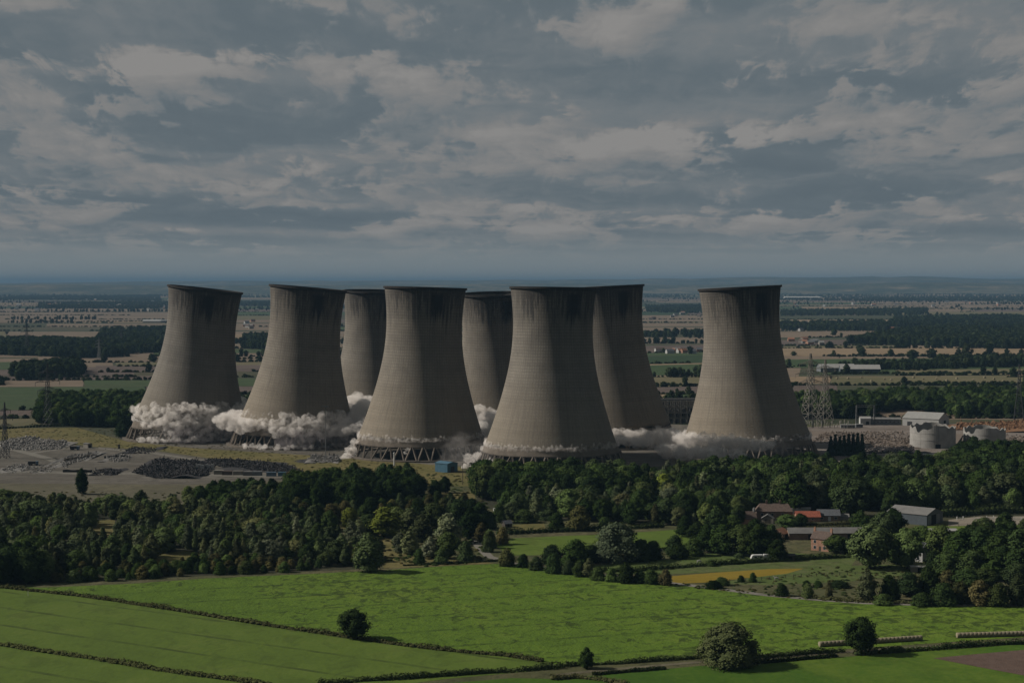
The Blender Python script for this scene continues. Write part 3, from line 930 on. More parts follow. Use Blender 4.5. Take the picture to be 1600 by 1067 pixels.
def ring_puffs(cx, cy, z0, z1, r0, r1, n, s0, s1, a0=0, a1=360, flat=0.9):
    o = []
    for i in range(n):
        a = R(a0 + (a1 - a0) * (i + rd.random()) / n)
        r = rd.uniform(r0, r1)
        s = rd.uniform(s0, s1)
        o.append((cx + r * math.cos(a), cy + r * math.sin(a), rd.uniform(z0, z1), s, s * flat))
    return o
def px_puffs(items, n=1):
    """items: photo column, row, distance, radius in metres, spread"""
    o = []
    for px, py, d, r, spr in items:
        for _ in range(n):
            x, y_, z = P(px, py, d)
            s = r * rd.uniform(0.7, 1.25)
            o.append((x + rd.uniform(-spr, spr), y_ + rd.uniform(-spr, spr), max(s * 0.3, z + rd.uniform(-spr, spr) * 0.35), s, s * 0.85))
    return o
T = TOWERS
def fringe(c, label):
    pf = ring_puffs(c[0], c[1], 12.6, 14.2, rad(13.5) - .2, rad(13.5) + .7, 420, 0.55, 1.0, flat=1.9)
    pf += ring_puffs(c[0], c[1], 13.5, 16.0, rad(14.8) - .2, rad(14.8) + .6, 150, 0.45, 0.9, flat=2.1)
    dust('dust_cloud', pf, label, 0.42, 1.1, 0.9)
c = T[0]
pf = ring_puffs(c[0] + 1.5, c[1], 13, 23, 38.5, 44, 330, 1.4, 3.6)
pf += ring_puffs(c[0] + 2, c[1], 21, 27, 37.2, 40.5, 70, 1.6, 3.8, 215, 400)
pf += ring_puffs(c[0] + 1, c[1], 10, 16, 42, 46, 120, 1.3, 3.4, 225, 420)
pf += ring_puffs(c[0], c[1], 0.2, 3.5, 47, 53, 120, 0.8, 2.4, 232, 345)
pf += ring_puffs(c[0], c[1], 3, 10, 43, 49, 70, 0.9, 2.8, 258, 350)
pf += px_puffs([(372, 640, 1262, 4, 5), (385, 648, 1262, 4, 5), (395, 640, 1275, 4, 5)], 9)
dust('dust_cloud', pf, 'pale dust skirt round the foot of the leftmost cooling tower', 0.6)
c = T[1]
pf = ring_puffs(c[0] + 1, c[1], 13, 20, 39, 45.3, 320, 1.4, 3.6)
pf += ring_puffs(c[0] + 2, c[1], 18, 24, 37, 41, 80, 1.6, 3.8, 200, 420)
pf += ring_puffs(c[0], c[1], 9, 15, 43, 48, 110, 1.3, 3.4, 255, 430)
pf += ring_puffs(c[0], c[1], 0.2, 3, 46, 54, 130, 0.7, 2.2, 228, 350)
pf += px_puffs([(345, 655, 1205, 3, 4), (358, 652, 1205, 3.5, 4), (372, 658, 1200, 3.5, 4), (385, 660, 1190, 3, 4), (352, 662, 1205, 3, 4), (366, 648, 1225, 3.5, 5), (380, 652, 1215, 3.5, 5), (395, 648, 1240, 4, 5), (360, 668, 1200, 2.5, 4), (376, 672, 1195, 2.5, 4), (558, 640, 1235, 4, 5), (575, 636, 1240, 5, 6), (592, 645, 1240, 5, 6), (520, 676, 1190, 3, 4), (540, 672, 1195, 4, 5), (565, 668, 1195, 4, 5), (585, 664, 1200, 4, 5)], 9)
dust('dust_cloud', pf, 'billowing dust wrapped round the second cooling tower from the left', 0.6)
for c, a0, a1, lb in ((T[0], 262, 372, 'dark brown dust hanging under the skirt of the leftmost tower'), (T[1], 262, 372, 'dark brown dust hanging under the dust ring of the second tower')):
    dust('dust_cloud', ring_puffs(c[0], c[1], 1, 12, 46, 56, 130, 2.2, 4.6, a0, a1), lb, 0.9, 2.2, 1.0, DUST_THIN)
dust('dust_cloud', ring_puffs(T[0][0] + 2, T[0][1], 3, 22, 40, 54, 120, 4, 8, 250, 400) + ring_puffs(T[1][0] + 2, T[1][1], 3, 20, 40, 54, 120, 4, 8, 250, 420), 'thin veil of dust drifting round the two left towers', 1.2, 4, 1.5, DUST_VEIL)
dust('dust_cloud', ring_puffs(T[5][0] - 10, T[5][1] + 10, 2, 16, 44, 58, 90, 3, 6, 120, 240) + ring_puffs(T[7][0], T[7][1], 2, 14, 44, 66, 120, 4, 8, 160, 290), 'thin veil of dust drifting between the right-hand towers', 1.2, 4, 1.5, DUST_VEIL)
fringe(T[3], 'thin fringe of dust above the clear legs behind the blue shed')
pf = px_puffs([(556, 690, 1128, 2, 2.5), (550, 702, 1126, 2.4, 3), (546, 712, 1122, 2.4, 3), (540, 718, 1120, 2, 2.5), (636, 702, 1098, 1.2, 1.2), (633, 707, 1097, .9, .7),
                (712, 690, 1140, 2.8, 4), (728, 684, 1150, 3.4, 5), (745, 680, 1155, 4, 5), (760, 676, 1160, 4, 5), (722, 697, 1130, 2.8, 4), (740, 700, 1125, 3, 4), (757, 664, 1190, 4, 5), (768, 650, 1200, 4, 5), (778, 660, 1200, 4, 5), (768, 694, 1120, 3, 4)], 9)
dust('dust_cloud', pf, 'bright dust bank filling the gap between the two middle towers', 0.6)
fringe(T[5], 'thin dust fringe low on the largest cooling tower')
pf = px_puffs([(735, 716, 1078, 2.6, 3), (742, 725, 1070, 2.8, 3), (750, 712, 1080, 2.8, 3), (730, 732, 1062, 2, 2), (760, 702, 1085, 2.4, 3), (765, 720, 1072, 2.4, 3)], 9)
dust('dust_cloud', pf, 'brownish plume blowing out beside the blue shed', 0.6)
fringe(T[7], 'thin dust fringe round the foot of the rightmost cooling tower')
pf = px_puffs([(970, 688, 1150, 3, 4), (985, 690, 1150, 3, 4), (1005, 692, 1140, 4, 5), (1025, 684, 1150, 4, 5), (1045, 688, 1135, 4.5, 5), (1065, 690, 1120, 4.5, 5), (1085, 690, 1108, 4.5, 5), (1105, 692, 1100, 4.5, 5), (1125, 692, 1094, 4.5, 5), (1145, 695, 1090, 4, 4), (1165, 697, 1088, 3.5, 4), (1185, 698, 1088, 2.8, 3), (1200, 694, 1090, 2, 3),
               (1040, 704, 1110, 4, 5), (1065, 708, 1095, 4, 5), (1090, 708, 1085, 4, 5), (1120, 708, 1080, 4, 4), (1150, 708, 1080, 3, 4), (1040, 682, 1140, 4, 5), (1075, 683, 1112, 4, 5), (1105, 684, 1100, 4, 5), (1135, 688, 1092, 3.5, 5), (1160, 690, 1089, 3, 4), (1182, 693, 1088, 2.6, 4), (1200, 697, 1090, 2.2, 3)], 11)
dust('dust_cloud', pf, 'wide drifting dust bank left of the rightmost cooling tower', 0.6)
c = T[4]
dust('dust_cloud', ring_puffs(c[0], c[1], 8, 22, 40, 48, 90, 4, 7, 180, 360), 'dust showing low between the two middle towers')
c = T[2]
dust('dust_cloud', ring_puffs(c[0], c[1], 8, 26, 40, 48, 90, 4, 7, 180, 360), 'pale dust between the second and third front towers')
c = T[6]
dust('dust_cloud', ring_puffs(c[0], c[1], 4, 12, 42, 48, 70, 3, 5.5, 180, 360), 'low dust at the foot of the dark leaning tower')

# ================================================================== STRUCTURES
STEEL = plain('galvanised_steel', (0.20, 0.20, 0.195), 0.25, 0.3, 0.6, 0.4, 0.3)
STEEL_D = plain('dark_steel', (0.055, 0.055, 0.058), 0.3, 0.3, 0.7, 0.3, 0.2)
def wall_mat(name, c, **kw): return plain(name, c, 0.2, 0.5, **kw)
BRICK = None
def brick_mat(name, c1, c2, mort):
    m, nt = new_mat(name)
    tc = nt.n('ShaderNodeTexCoord').outputs['Object']
    X, Y, Z = nt.sep(tc)
    b = nt.n('ShaderNodeTexBrick')
    nt.put(b.inputs['Vector'], nt.xyz(nt.m('ADD', X, Y), Z, 0.0))
    nt.put(b.inputs['Color1'], c1); nt.put(b.inputs['Color2'], c2); nt.put(b.inputs['Mortar'], mort)
    b.inputs['Scale'].default_value = 2.2
    n = nt.noise(tc, 0.8, 5, 0.6)
    col = nt.mix(1.0, b.outputs[0], nt.ramp(n, [(0.3, (0.7,) * 3), (0.7, (1.2,) * 3)]), 'MULTIPLY')
    finish(nt, col, 0.9, b.outputs[1], 0.3, 0.02, 0.1)
    return m
def tile_mat(name, c, per=0.35):
    m, nt = new_mat(name)
    tc = nt.n('ShaderNodeTexCoord').outputs['Object']
    X, Y, Z = nt.sep(tc)
    fr = nt.m('FRACT', nt.m('DIVIDE', nt.m('ADD', Z, nt.m('MULTIPLY', X, 0.02)), per))
    n = nt.noise(tc, 1.3, 6, 0.7)
    col = nt.ramp(n, [(0.3, tuple(x * 0.55 for x in c)), (0.5, c), (0.7, tuple(x * 1.35 for x in c))])
    col = nt.mix(nt.m('MULTIPLY', nt.m('LESS_THAN', fr, 0.2), 0.35), col, (0.02, 0.018, 0.016))
    finish(nt, col, 0.85, fr, 0.4, 0.04, 0.15)
    return m
W_BRICK = brick_mat('red_brick', (0.24, 0.115, 0.07), (0.30, 0.15, 0.095), (0.28, 0.24, 0.2))
W_BROWN = brick_mat('brown_brick', (0.13, 0.085, 0.06), (0.17, 0.11, 0.08), (0.2, 0.17, 0.14))
W_WHITE = plain('white_render', (0.58, 0.57, 0.54), 0.12, 0.7)
W_GREY = plain('grey_cladding', (0.21, 0.22, 0.225), 0.2, 0.6, 0.6, 0.3)
W_BLUEGREY = plain('blue_grey_cladding', (0.095, 0.115, 0.13), 0.25, 0.5, 0.6, 0.3)
W_STONE = plain('pale_stone', (0.33, 0.30, 0.25), 0.25, 0.6)
BLUE = plain('blue_cladding', (0.055, 0.165, 0.24), 0.2, 0.5, 0.5, 0.4)
BLUE_R = plain('blue_roof', (0.09, 0.20, 0.28), 0.2, 0.5, 0.5, 0.4)
BLUE_P = plain('faded_blue_paint', (0.12, 0.19, 0.26), 0.3, 0.5, 0.5, 0.4)
R_SLATE = tile_mat('slate_roof', (0.085, 0.088, 0.095))
R_RED = tile_mat('red_pantile', (0.25, 0.075, 0.045))
R_BROWN = tile_mat('brown_tile', (0.095, 0.068, 0.055))
R_ORANGE = tile_mat('orange_tile', (0.26, 0.125, 0.075))
R_GREY = plain('fibre_cement_roof', (0.235, 0.225, 0.21), 0.25, 0.35, 0.9)
R_PALE = plain('pale_sheet_roof', (0.40, 0.39, 0.365), 0.15, 0.4, 0.7)
DARKIN = plain('painted_opening_shade', (0.012, 0.012, 0.013), 0.2)  # near-black panel colour, paints the shade inside open doorways
PANE, _nt = new_mat('window_glass')
finish(_nt, (0.02, 0.025, 0.03), 0.08, None, spec=0.6)
TIMBER = plain('weathered_timber', (0.10, 0.085, 0.065), 0.3, 1.5)
WHITE_P = plain('white_paint', (0.72, 0.71, 0.68), 0.1, 1.0, 0.5, 0.4)
RUBBER = plain('tyre_rubber', (0.015, 0.015, 0.016), 0.2)

def house(name, px, py, L_, D_, hw, hr, rot, wall, roof, label, cat='house', chim=(), wins=(), doors=(), hip=0.0, lean=None, cmat=None, z=0.0):
    """ridge along local x; px,py is the middle of the front wall foot as photographed"""
    x, y_ = G(px, py)
    r = empty(name, (x + math.sin(R(rot)) * 0 , y_ + D_ * 0.5, z), R(rot))
    tag(r, label, cat)
    a, b = L_ / 2, D_ / 2
    m = MB()
    m.add([(-a, -b, -.2), (a, -b, -.2), (a, b, -.2), (-a, b, -.2), (-a, -b, hw), (a, -b, hw), (a, b, hw), (-a, b, hw), (-a + hip, 0, hw + hr - .12), (a - hip, 0, hw + hr - .12)],
          [(3, 2, 1, 0), (0, 1, 5, 4), (2, 3, 7, 6), (1, 2, 6, 9, 5), (3, 0, 4, 8, 7), (4, 5, 9, 8), (6, 7, 8, 9)])
    m.build('wall', wall, r)
    o, t = 0.35, 0.16
    sl = hr / b
    m = MB()
    for s_ in (-1, 1):
        e = (-a - o, s_ * (b + o), hw - o * sl + .04); f = (a + o, s_ * (b + o), hw - o * sl + .04)
        g = (a + o - hip, 0, hw + hr + .04); h = (-a - o + hip, 0, hw + hr + .04)
        q = [e, f, g, h]
        q2 = [(x_, y2, z_ + t) for x_, y2, z_ in q]
        m.add(q + q2, [(0, 1, 2, 3), (4, 5, 6, 7), (0, 1, 5, 4), (1, 2, 6, 5), (3, 0, 4, 7)])
    if hip:
        for s_ in (-1, 1):
            q = [(s_ * (a + o), -b - o, hw - o * sl + .06), (s_ * (a + o), b + o, hw - o * sl + .06), (s_ * (a + o - hip), 0, hw + hr + .18)]
            m.add(q, [(0, 1, 2)])
    ro = m.build('roof', roof, r)
    for cx in chim:
        cb = MB().box(cx - .45, -.35, hw + hr * .5, cx + .45, .35, hw + hr + 1.5)
        for dx_ in (-.22, .22):
            cb.tube([(cx + dx_, 0, hw + hr + 1.5, .13), (cx + dx_, 0, hw + hr + 1.95, .11)], 6)
        cb.build('chimney', cmat or wall, ro)
    for (face, u, zc, ww, wh) in wins:
        fr = MB(); pn = MB()
        def slab(mb, w_, h_, d0, d1):
            if face == 'f': mb.box(u - w_ / 2, -b - d1, zc - h_ / 2, u + w_ / 2, -b - d0, zc + h_ / 2)
            elif face == 'l': mb.box(-a - d1, u - w_ / 2, zc - h_ / 2, -a - d0, u + w_ / 2, zc + h_ / 2)
            else: mb.box(a + d0, u - w_ / 2, zc - h_ / 2, a + d1, u + w_ / 2, zc + h_ / 2)
        slab(fr, ww + .2, wh + .2, -.05, .05)
        wo = fr.build('window', WHITE_P, r)
        slab(pn, ww, wh, .0, .08)
        pn.build('pane', PANE, wo)
    for (face, u, ww, wh, dm) in doors:
        db = MB()
        if face == 'f': db.box(u - ww / 2, -b - .07, -.1, u + ww / 2, -b + .05, wh)
        elif face == 'l': db.box(-a - .07, u - ww / 2, -.1, -a + .05, u + ww / 2, wh)
        else: db.box(a - .05, u - ww / 2, -.1, a + .07, u + ww / 2, wh)
        db.build('door', dm, r)  # near-black ones are flat panels painting the shade of an opening
    return r

# ---------------- farm and hamlet
house('brick_cottage', 1288, 861, 8.5, 6.0, 5.4, 2.7, -38, W_BRICK, R_BROWN, 'tall orange brick farmhouse with two chimneys, gable end in the sun', chim=(-4.0, 4.0),
      wins=(('f', -2.4, 4.0, 1.0, 1.2), ('f', 2.2, 4.0, 1.0, 1.2), ('f', 2.2, 1.5, 1.1, 1.2), ('f', -2.4, 1.5, 1.1, 1.2), ('l', 1.2, 1.5, .9, 1.2)), doors=(('f', 0, 1.0, 2.1, TIMBER), ('l', -1.4, 1.0, 2.1, DARKIN)))
house('long_barn', 1298, 843, 38, 6.5, 3.0, 2.0, 2, W_BROWN, R_GREY, 'long low barn with patchy grey roof behind the tall brick farmhouse', 'barn', doors=(('f', 9, 3.0, 2.5, DARKIN), ('f', 13, 3.0, 2.5, DARKIN), ('f', -9, 2.6, 2.4, DARKIN)))
house('farm_shed', 1220, 843, 6.5, 6.0, 2.8, 1.9, 58, W_BROWN, R_ORANGE, 'small shed with bright orange tiled roof at the end of the long barn', 'shed', doors=(('f', 0, 2.0, 2.2, DARKIN),))
house('tiled_barn', 1263, 815, 11.5, 6.0, 2.4, 2.3, 2, W_BRICK, R_RED, 'low barn with red pantile roof above the garden hedge', 'barn', wins=(('f', -3, 1.3, .8, .7), ('f', 2, 1.3, .8, .7)))
house('bungalow', 1296, 814, 10.5, 6.8, 2.8, 2.4, -3, W_BROWN, R_SLATE, 'brick bungalow with blue grey slate roof beside the red roofed barn', chim=(),
      wins=(('f', -3.4, 1.5, 1.3, 1.1), ('f', 3.2, 1.5, 1.3, 1.1)), doors=(('f', 0.2, 1.3, 2.2, WHITE_P),))
house('lean_to_shed', 1318, 813, 5.5, 4.0, 1.9, 1.1, -6, W_STONE, R_GREY, 'small grey shed right of the slate roofed bungalow', 'shed')
house('farmhouse', 1211, 812, 17.5, 8.0, 4.2, 3.2, -4, W_BROWN, R_BROWN, 'long dark roofed farmhouse with two chimneys below the wood', hip=2.2, chim=(-3.5, 3.0), wins=(('f', -6, 2.6, 1.1, 1.2), ('f', -1, 2.6, 1.1, 1.2), ('f', 4, 2.6, 1.1, 1.2)))
house('gabled_house', 1164, 822, 10.5, 6.5, 3.6, 3.0, 6, W_BRICK, R_BROWN, 'brown roofed brick house at the left end of the hamlet', chim=(4.8,), wins=(('f', -2.5, 2.2, 1.1, 1.1), ('f', 2.5, 2.2, 1.1, 1.1)), cmat=W_WHITE)
house('white_cottage', 1158, 806, 4.0, 5.0, 4.2, 2.4, 70, W_WHITE, R_SLATE, 'white gabled cottage end behind the brown roofed brick house')
house('garage', 1201, 818, 3.6, 5.6, 2.4, 1.8, 76, W_STONE, R_GREY, 'pale gabled garage below the long dark roofed farmhouse', 'garage', doors=(('l', 0, 2.6, 2.0, TIMBER),))
house('flat_shed', 1250, 803, 10.5, 4.5, 2.6, 0.5, 0, W_WHITE, R_PALE, 'white low roofed shed behind the red roofed barn', 'shed')
house('cattle_barn', 1436, 819, 21, 16.5, 5.0, 2.4, 139, W_BLUEGREY, R_GREY, 'large grey cattle barn with blue doors beside the sand arena', 'barn',
      doors=(('l', 1.2, 4.6, 4.6, DARKIN), ('l', -3.2, 3.4, 4.5, W_GREY), ('l', 5.4, 3.2, 4.5, W_GREY)))
house('stone_shed', 1372, 829, 7, 6, 2.6, 2.2, 64, W_STONE, R_GREY, 'small stone shed with grey roof left of the large cattle barn', 'shed')
house('flat_roofed_stable', 1474, 838, 12.5, 6, 2.6, 0.6, -3, W_STONE, R_PALE, 'pale flat roofed stable below the sand arena', 'stable', doors=(('f', -3, 2.2, 2.0, DARKIN), ('f', 0.5, 2.2, 2.0, DARKIN)))
house('white_house', 1436, 877, 8, 6.5, 5.0, 2.8, -40, W_WHITE, R_SLATE, 'white house glimpsed between the big roadside trees', wins=(('f', -2, 3.6, 1, 1.2), ('f', 2, 3.6, 1, 1.2), ('f', 2, 1.4, 1, 1.2)), doors=(('f', -1, 1, 2.1, DARKIN),))
house('field_shelter', 1436, 894, 5.8, 3.2, 2.1, 0.35, -4, W_STONE, R_PALE, 'pale box shaped field shelter at the paddock edge', 'shelter', doors=(('f', 0.9, 2.6, 1.8, DARKIN),))
house('hut', 792, 824, 3.8, 3.2, 1.9, 1.2, 30, TIMBER, R_SLATE, 'small dark hut beside the tan paddock', 'hut', doors=(('f', 0, 0.9, 1.7, DARKIN),))
house('animal_shelter', 1228, 876, 7.5, 3.4, 2.2, 0.5, -2, TIMBER, STEEL_D, 'dark open shelter beside the white caravan', 'shelter', doors=(('f', 0, 5.5, 1.8, DARKIN),))
def vehicle_van(px, py, rot, label):
    x, y_ = G(px, py)
    r = empty('parked_van', (x, y_, 0), R(rot)); tag(r, label, 'van')
    m = MB()
    pr = [(-2.3, .35), (-2.3, 1.95), (.9, 2.0), (1.5, 1.25), (2.3, 1.05), (2.35, .35)]
    m.add([(a, -.9, z) for a, z in pr] + [(a, .9, z) for a, z in pr], [tuple(range(6)), tuple(range(11, 5, -1))] + [(i, i + 6, (i + 1) % 6 + 6, (i + 1) % 6) for i in range(6)])
    m.build('body', WHITE_P, r)
    MB().add([(.95, -.8, 1.9), (1.48, -.8, 1.3), (1.48, .8, 1.3), (.95, .8, 1.9)], [(0, 1, 2, 3)]).build('windscreen', PANE, r, loc=(.03, 0, .03))
    for wx in (-1.5, 1.5):
        for wy in (-.85, .85):
            w_ = MB().tube([(0, 0, -.1, .36), (0, 0, .1, .36)], 12).build('wheel', RUBBER, r, loc=(wx, wy, .36), rot=(R(90), 0, 0))
    return r
vehicle_van(778, 800, 10, 'white van parked among the trees above the tan paddock')
def caravan(px, py, rot, label):
    x, y_ = G(px, py)
    r = empty('caravan', (x, y_, 0), R(rot)); tag(r, label, 'caravan')
    pr = [(-2.5, .5), (-2.75, 1.2), (-2.2, 2.45), (-1.6, 2.65), (2.2, 2.65), (2.5, 2.3), (2.5, .5)]
    n = len(pr)
    MB().add([(a, -1.1, z) for a, z in pr] + [(a, 1.1, z) for a, z in pr], [tuple(range(n)), tuple(range(2 * n - 1, n - 1, -1))] + [(i, i + n, (i + 1) % n + n, (i + 1) % n) for i in range(n)]).build('body', WHITE_P, r)
    MB().box(-1.4, -1.14, 1.4, -.3, -1.08, 2.1).build('window', PANE, r)
    MB().box(.9, -1.14, 1.5, 1.9, -1.08, 2.1).build('window', PANE, r)
    MB().box(.1, -1.13, .6, .7, -1.07, 2.3).build('door', W_STONE, r)
    MB().beam((-3.9, 0, .5), (-2.4, 0, .55), .14).build('tow_bar', STEEL_D, r)
    for wy in (-1, 1):
        MB().tube([(0, 0, -.1, .33), (0, 0, .1, .33)], 12).build('wheel', RUBBER, r, loc=(.2, wy, .33), rot=(R(90), 0, 0))
caravan(1183, 876, 4, 'white touring caravan parked beside the dark shelter')
hb = empty('horse_box', (*G(1197, 875), 0), R(8)); tag(hb, 'tall white horse box just right of the caravan', 'trailer')
MB().box(-1.1, -.85, .5, 1.1, .85, 2.6).build('body', WHITE_P, hb)
MB().box(1.1, -.75, .55, 1.16, .75, 2.4).build('ramp', W_GREY, hb)
for wy in (-.9, .9):
    MB().tube([(0, 0, -.1, .33), (0, 0, .1, .33)], 12).build('wheel', RUBBER, hb, loc=(0, wy, .33), rot=(R(90), 0, 0))

# ---------------- animals
H_WHITE = plain('white_coat', (0.55, 0.53, 0.48), 0.1, 2)
H_DARK = plain('dark_coat', (0.03, 0.024, 0.02), 0.2, 2)
def horse(px, py, rot, mat, label, graze=False):
    verts = [(0, 0, 1.15), (.5, 0, 1.2), (-.55, 0, 1.2), (.78, 0, 1.42), (1.05, 0, 1.75), (1.4, 0, 1.55)]
    if graze: verts[3:] = [(.85, 0, 1.1), (1.15, 0, .65), (1.3, 0, .25)]
    rads = [.30, .29, .30, .19, .14, .09]
    edges = [(0, 1), (0, 2), (1, 3), (3, 4), (4, 5)]
    for bx, hind in ((.52, 0), (-.6, 1)):
        for s_ in (-.16, .16):
            i = len(verts)
            if hind: pts = [(bx + .05, s_, .85), (bx - .12, s_, .5), (bx - .04, s_, .05)]
            else: pts = [(bx, s_, .8), (bx + .03, s_, .45), (bx, s_, .05)]
            verts += pts; rads += [.14, .075, .06]
            edges += [(1 if not hind else 2, i), (i, i + 1), (i + 1, i + 2)]
    i = len(verts)
    verts += [(-.85, 0, 1.2), (-.98, 0, .7)]; rads += [.07, .05]
    edges += [(2, i), (i, i + 1)]
    me = bpy.data.meshes.new('horse'); me.from_pydata(verts, edges, [])
    o = link('horse', me, mat, loc=(*G(px, py), 0.06), rot=(0, 0, R(rot)))
    tag(o, label, 'horse')
    md = o.modifiers.new('skin', 'SKIN')
    for v_, r_ in zip(me.skin_vertices[0].data, rads): v_.radius = (r_, r_)
    me.skin_vertices[0].data[0].use_root = True
    o.modifiers.new('smooth', 'SUBSURF').levels = 1
    o.modifiers['smooth'].render_levels = 1
horse(1213, 907, 175, H_WHITE, 'white horse standing by the paddock fence under the yellow field')
horse(1157, 880, 90, H_DARK, 'dark horse left of the white caravan')
horse(1092, 880, 10, H_WHITE, 'white horse grazing in the strip pasture left of the caravan', True)
horse(1032, 863, 170, H_WHITE, 'white horse beside a dark one near the pale spreading willow')
horse(1049, 862, 20, H_DARK, 'dark horse beside a white one near the pale spreading willow', True)
# fence of the paddock
fr = random.Random(5)
def fence(pp, step, h, label, mat=TIMBER, rails=2):
    pts = [Vector((*G(*p), 0)) for p in pp]
    r = empty('paddock_fence', pts[0]); tag(r, label, 'fence')
    post = MB().box(-.09, -.09, -.2, .09, .09, h).mesh('post'); post.materials.append(mat)
    for a, b in zip(pts, pts[1:]):
        n = max(1, int((b - a).length / step))
        for i in range(n):
            p = a.lerp(b, i / n) - pts[0]
            link('post', post, None, r, loc=p)
        for k_ in range(rails):
            z = h * (0.5 + 0.4 * k_)
            MB().beam(a - pts[0] + Vector((0, 0, z)), b - pts[0] + Vector((0, 0, z)), .07).build('rail', mat, r)
fence([(1140, 909), (1190, 906), (1240, 902), (1300, 899), (1360, 897)], 3.0, 1.3, 'timber post fence along the foot of the yellow field')
fence([(1484, 823), (1540, 821), (1820, 820)], 4, 1.3, 'post and rail fence on the near side of the sand arena')
# show-jump wings on the arena
for i, (px, py, a) in enumerate(((1413, 0, 0), (1500, 812, 20), (1528, 812, -15), (1547, 811, 10), (1575, 811, 30), (1590, 813, 0))):
    if i == 0: continue
    r = empty('show_jump', (*G(px, py), 0.1), R(a))
    tag(r, 'small white pole show jump set on the sand arena', 'show jump', 'show jumps on the sand arena')
    for s_ in (-1, 1):
        wg = MB()
        for q in (-.3, .3): wg.box(s_ * 1.8 - .06, q - .06, 0, s_ * 1.8 + .06, q + .06, 1.7)
        wg.box(s_ * 1.8 - .05, -.3, 1.1, s_ * 1.8 + .05, .3, 1.25)
        wg.build('wing', WHITE_P, r)
    for z in (.5, .9): MB().beam((-1.75, 0, z), (1.75, 0, z), .13).build('pole', WHITE_P, r)

# ---------------- blue shed, posts
bs = house('blue_shed', 697, 738, 10.5, 9.0, 5.4, 0.9, -42, BLUE, BLUE_R, 'blue metal clad shed in front of the legs of the middle tower', 'shed', doors=(('r', 0, 3.4, 3.6, STEEL_D), ('f', -1.8, .9, 2.0, BLUE_R)))
for i in range(9):
    MB().box(-4.9 + i * 1.2, -4.57, 0, -4.78 + i * 1.2, -4.5, 5.1).build('panel_rib', BLUE_R, bs)
def post(px, py, hpx, r, label, mat, name='post'):
    x, y_ = G(px, py)
    h = hpx / S(py)
    o = empty(name, (x, y_, 0)); tag(o, label, 'post')
    MB().tube([(0, 0, -.3, r), (0, 0, h, r * .8)], 8).build('shaft', mat, o)
    MB().tube([(0, 0, h, r * 1.25), (0, 0, h + r, r * 1.1)], 8).build('cap', mat, o)
post(616, 728, 20, .55, 'white pillar standing in front of the clear tower legs', WHITE_P, 'pillar')
post(723, 757, 34, .2, 'thin dark pole right of the blue shed', TIMBER, 'pole')
post(44, 931, 8, .1, 'small white post in the hedge at the left edge', WHITE_P, 'marker_post')
def lamp_post(px, py, hpx, label):
    x, y_ = G(px, py); h = hpx / S(py)
    o = empty('floodlight_mast', (x, y_, 0)); tag(o, label, 'mast')
    MB().tube([(0, 0, -.3, .28), (0, 0, h, .16)], 8).build('shaft', STEEL, o)
    MB().beam((-3, 0, h), (3, 0, h), .35).build('cross_bar', STEEL, o)
    for q in (-2.6, -.9, .9, 2.6): MB().box(q - .5, -.5, h - .6, q + .5, .2, h + .2).build('lamp_head', STEEL, o)
lamp_post(509, 722, 88, 'tall thin floodlight mast in front of the second tower')

# ---------------- lattice pylons
def pylon(px, py, hpx, rot, label, t=0.34, arms=3, wide=1.0, mat=None):
    mat = mat or STEEL
    x, y_ = G(px, py); H = hpx / S(py)
    o = empty('lattice_pylon', (x, y_, 0), R(rot)); tag(o, label, 'pylon')
    def half(z):
        u = z / H
        return (H * 0.085 * (1 - u / .58) + H * .026 * (u / .58) if u < .58 else H * .026 * (1 - (u - .58) / .42) + H * .006) * wide
    levels = [0, .13, .25, .36, .46, .54, .61, .68, .75, .82, .89, 1.0]
    m = MB()
    cs = ((-1, -1), (1, -1), (1, 1), (-1, 1))
    for a, b in zip(levels, levels[1:]):
        za, zb = a * H, b * H
        ha, hb_ = half(za), half(zb)
        for i in range(4):
            p, q = cs[i], cs[(i + 1) % 4]
            m.beam((p[0] * ha, p[1] * ha, za), (p[0] * hb_, p[1] * hb_, zb), t)
            m.beam((p[0] * ha, p[1] * ha, za), (q[0] * hb_, q[1] * hb_, zb), t * .6)
            m.beam((q[0] * ha, q[1] * ha, za), (p[0] * hb_, p[1] * hb_, zb), t * .6)
            m.beam((p[0] * hb_, p[1] * hb_, zb), (q[0] * hb_, q[1] * hb_, zb), t * .6)
    m.build('lattice_body', mat, o)
    for k_, (u, ln) in enumerate(((.58, .21), (.71, .26), (.85, .19))[:arms]):
        z = u * H
        for s_ in (-1, 1):
            am = MB()
            h_ = half(z)
            tip = (s_ * H * ln, 0, z)
            for s2 in (-1, 1):
                am.beam((s_ * h_, s2 * h_, z), tip, t * .75)
                am.beam((s_ * h_, s2 * h_, z + H * .045), tip, t * .6)
                mid = (s_ * (h_ + H * ln) / 2, s2 * h_ / 2, z)
                am.beam(mid, (s_ * h_, s2 * h_, z + H * .045), t * .5)
            am.build('cross_arm', mat, o)
            MB().tube([(tip[0], 0, z - H * .06, .18), (tip[0], 0, z, .18)], 6).build('insulator', mat, o)
    return o
pylon(1266, 660, 108, 24, 'pale lattice pylon right of the rightmost cooling tower', .40, 3, 1.35, W_STONE)
pylon(1289, 657, 96, 24, 'second lattice pylon just behind the pale one by the rightmost tower', .36, 3, 1.2, W_STONE)
pylon(1592, 657, 88, 70, 'dark lattice pylon at the right edge', .36, 3, 1.0, STEEL_D)
pylon(8, 716, 88, 75, 'slim dark lattice pylon at the left edge beside the rubble', .28, 3, .75, STEEL_D)
pylon(75, 667, 100, 60, 'tall dark lattice pylon before the wood at left', .34, 3, .8, STEEL_D)
pylon(42, 551, 46, 60, 'far lattice pylon rising over the tan fields at left', .42, 3, 1.0, STEEL_D)
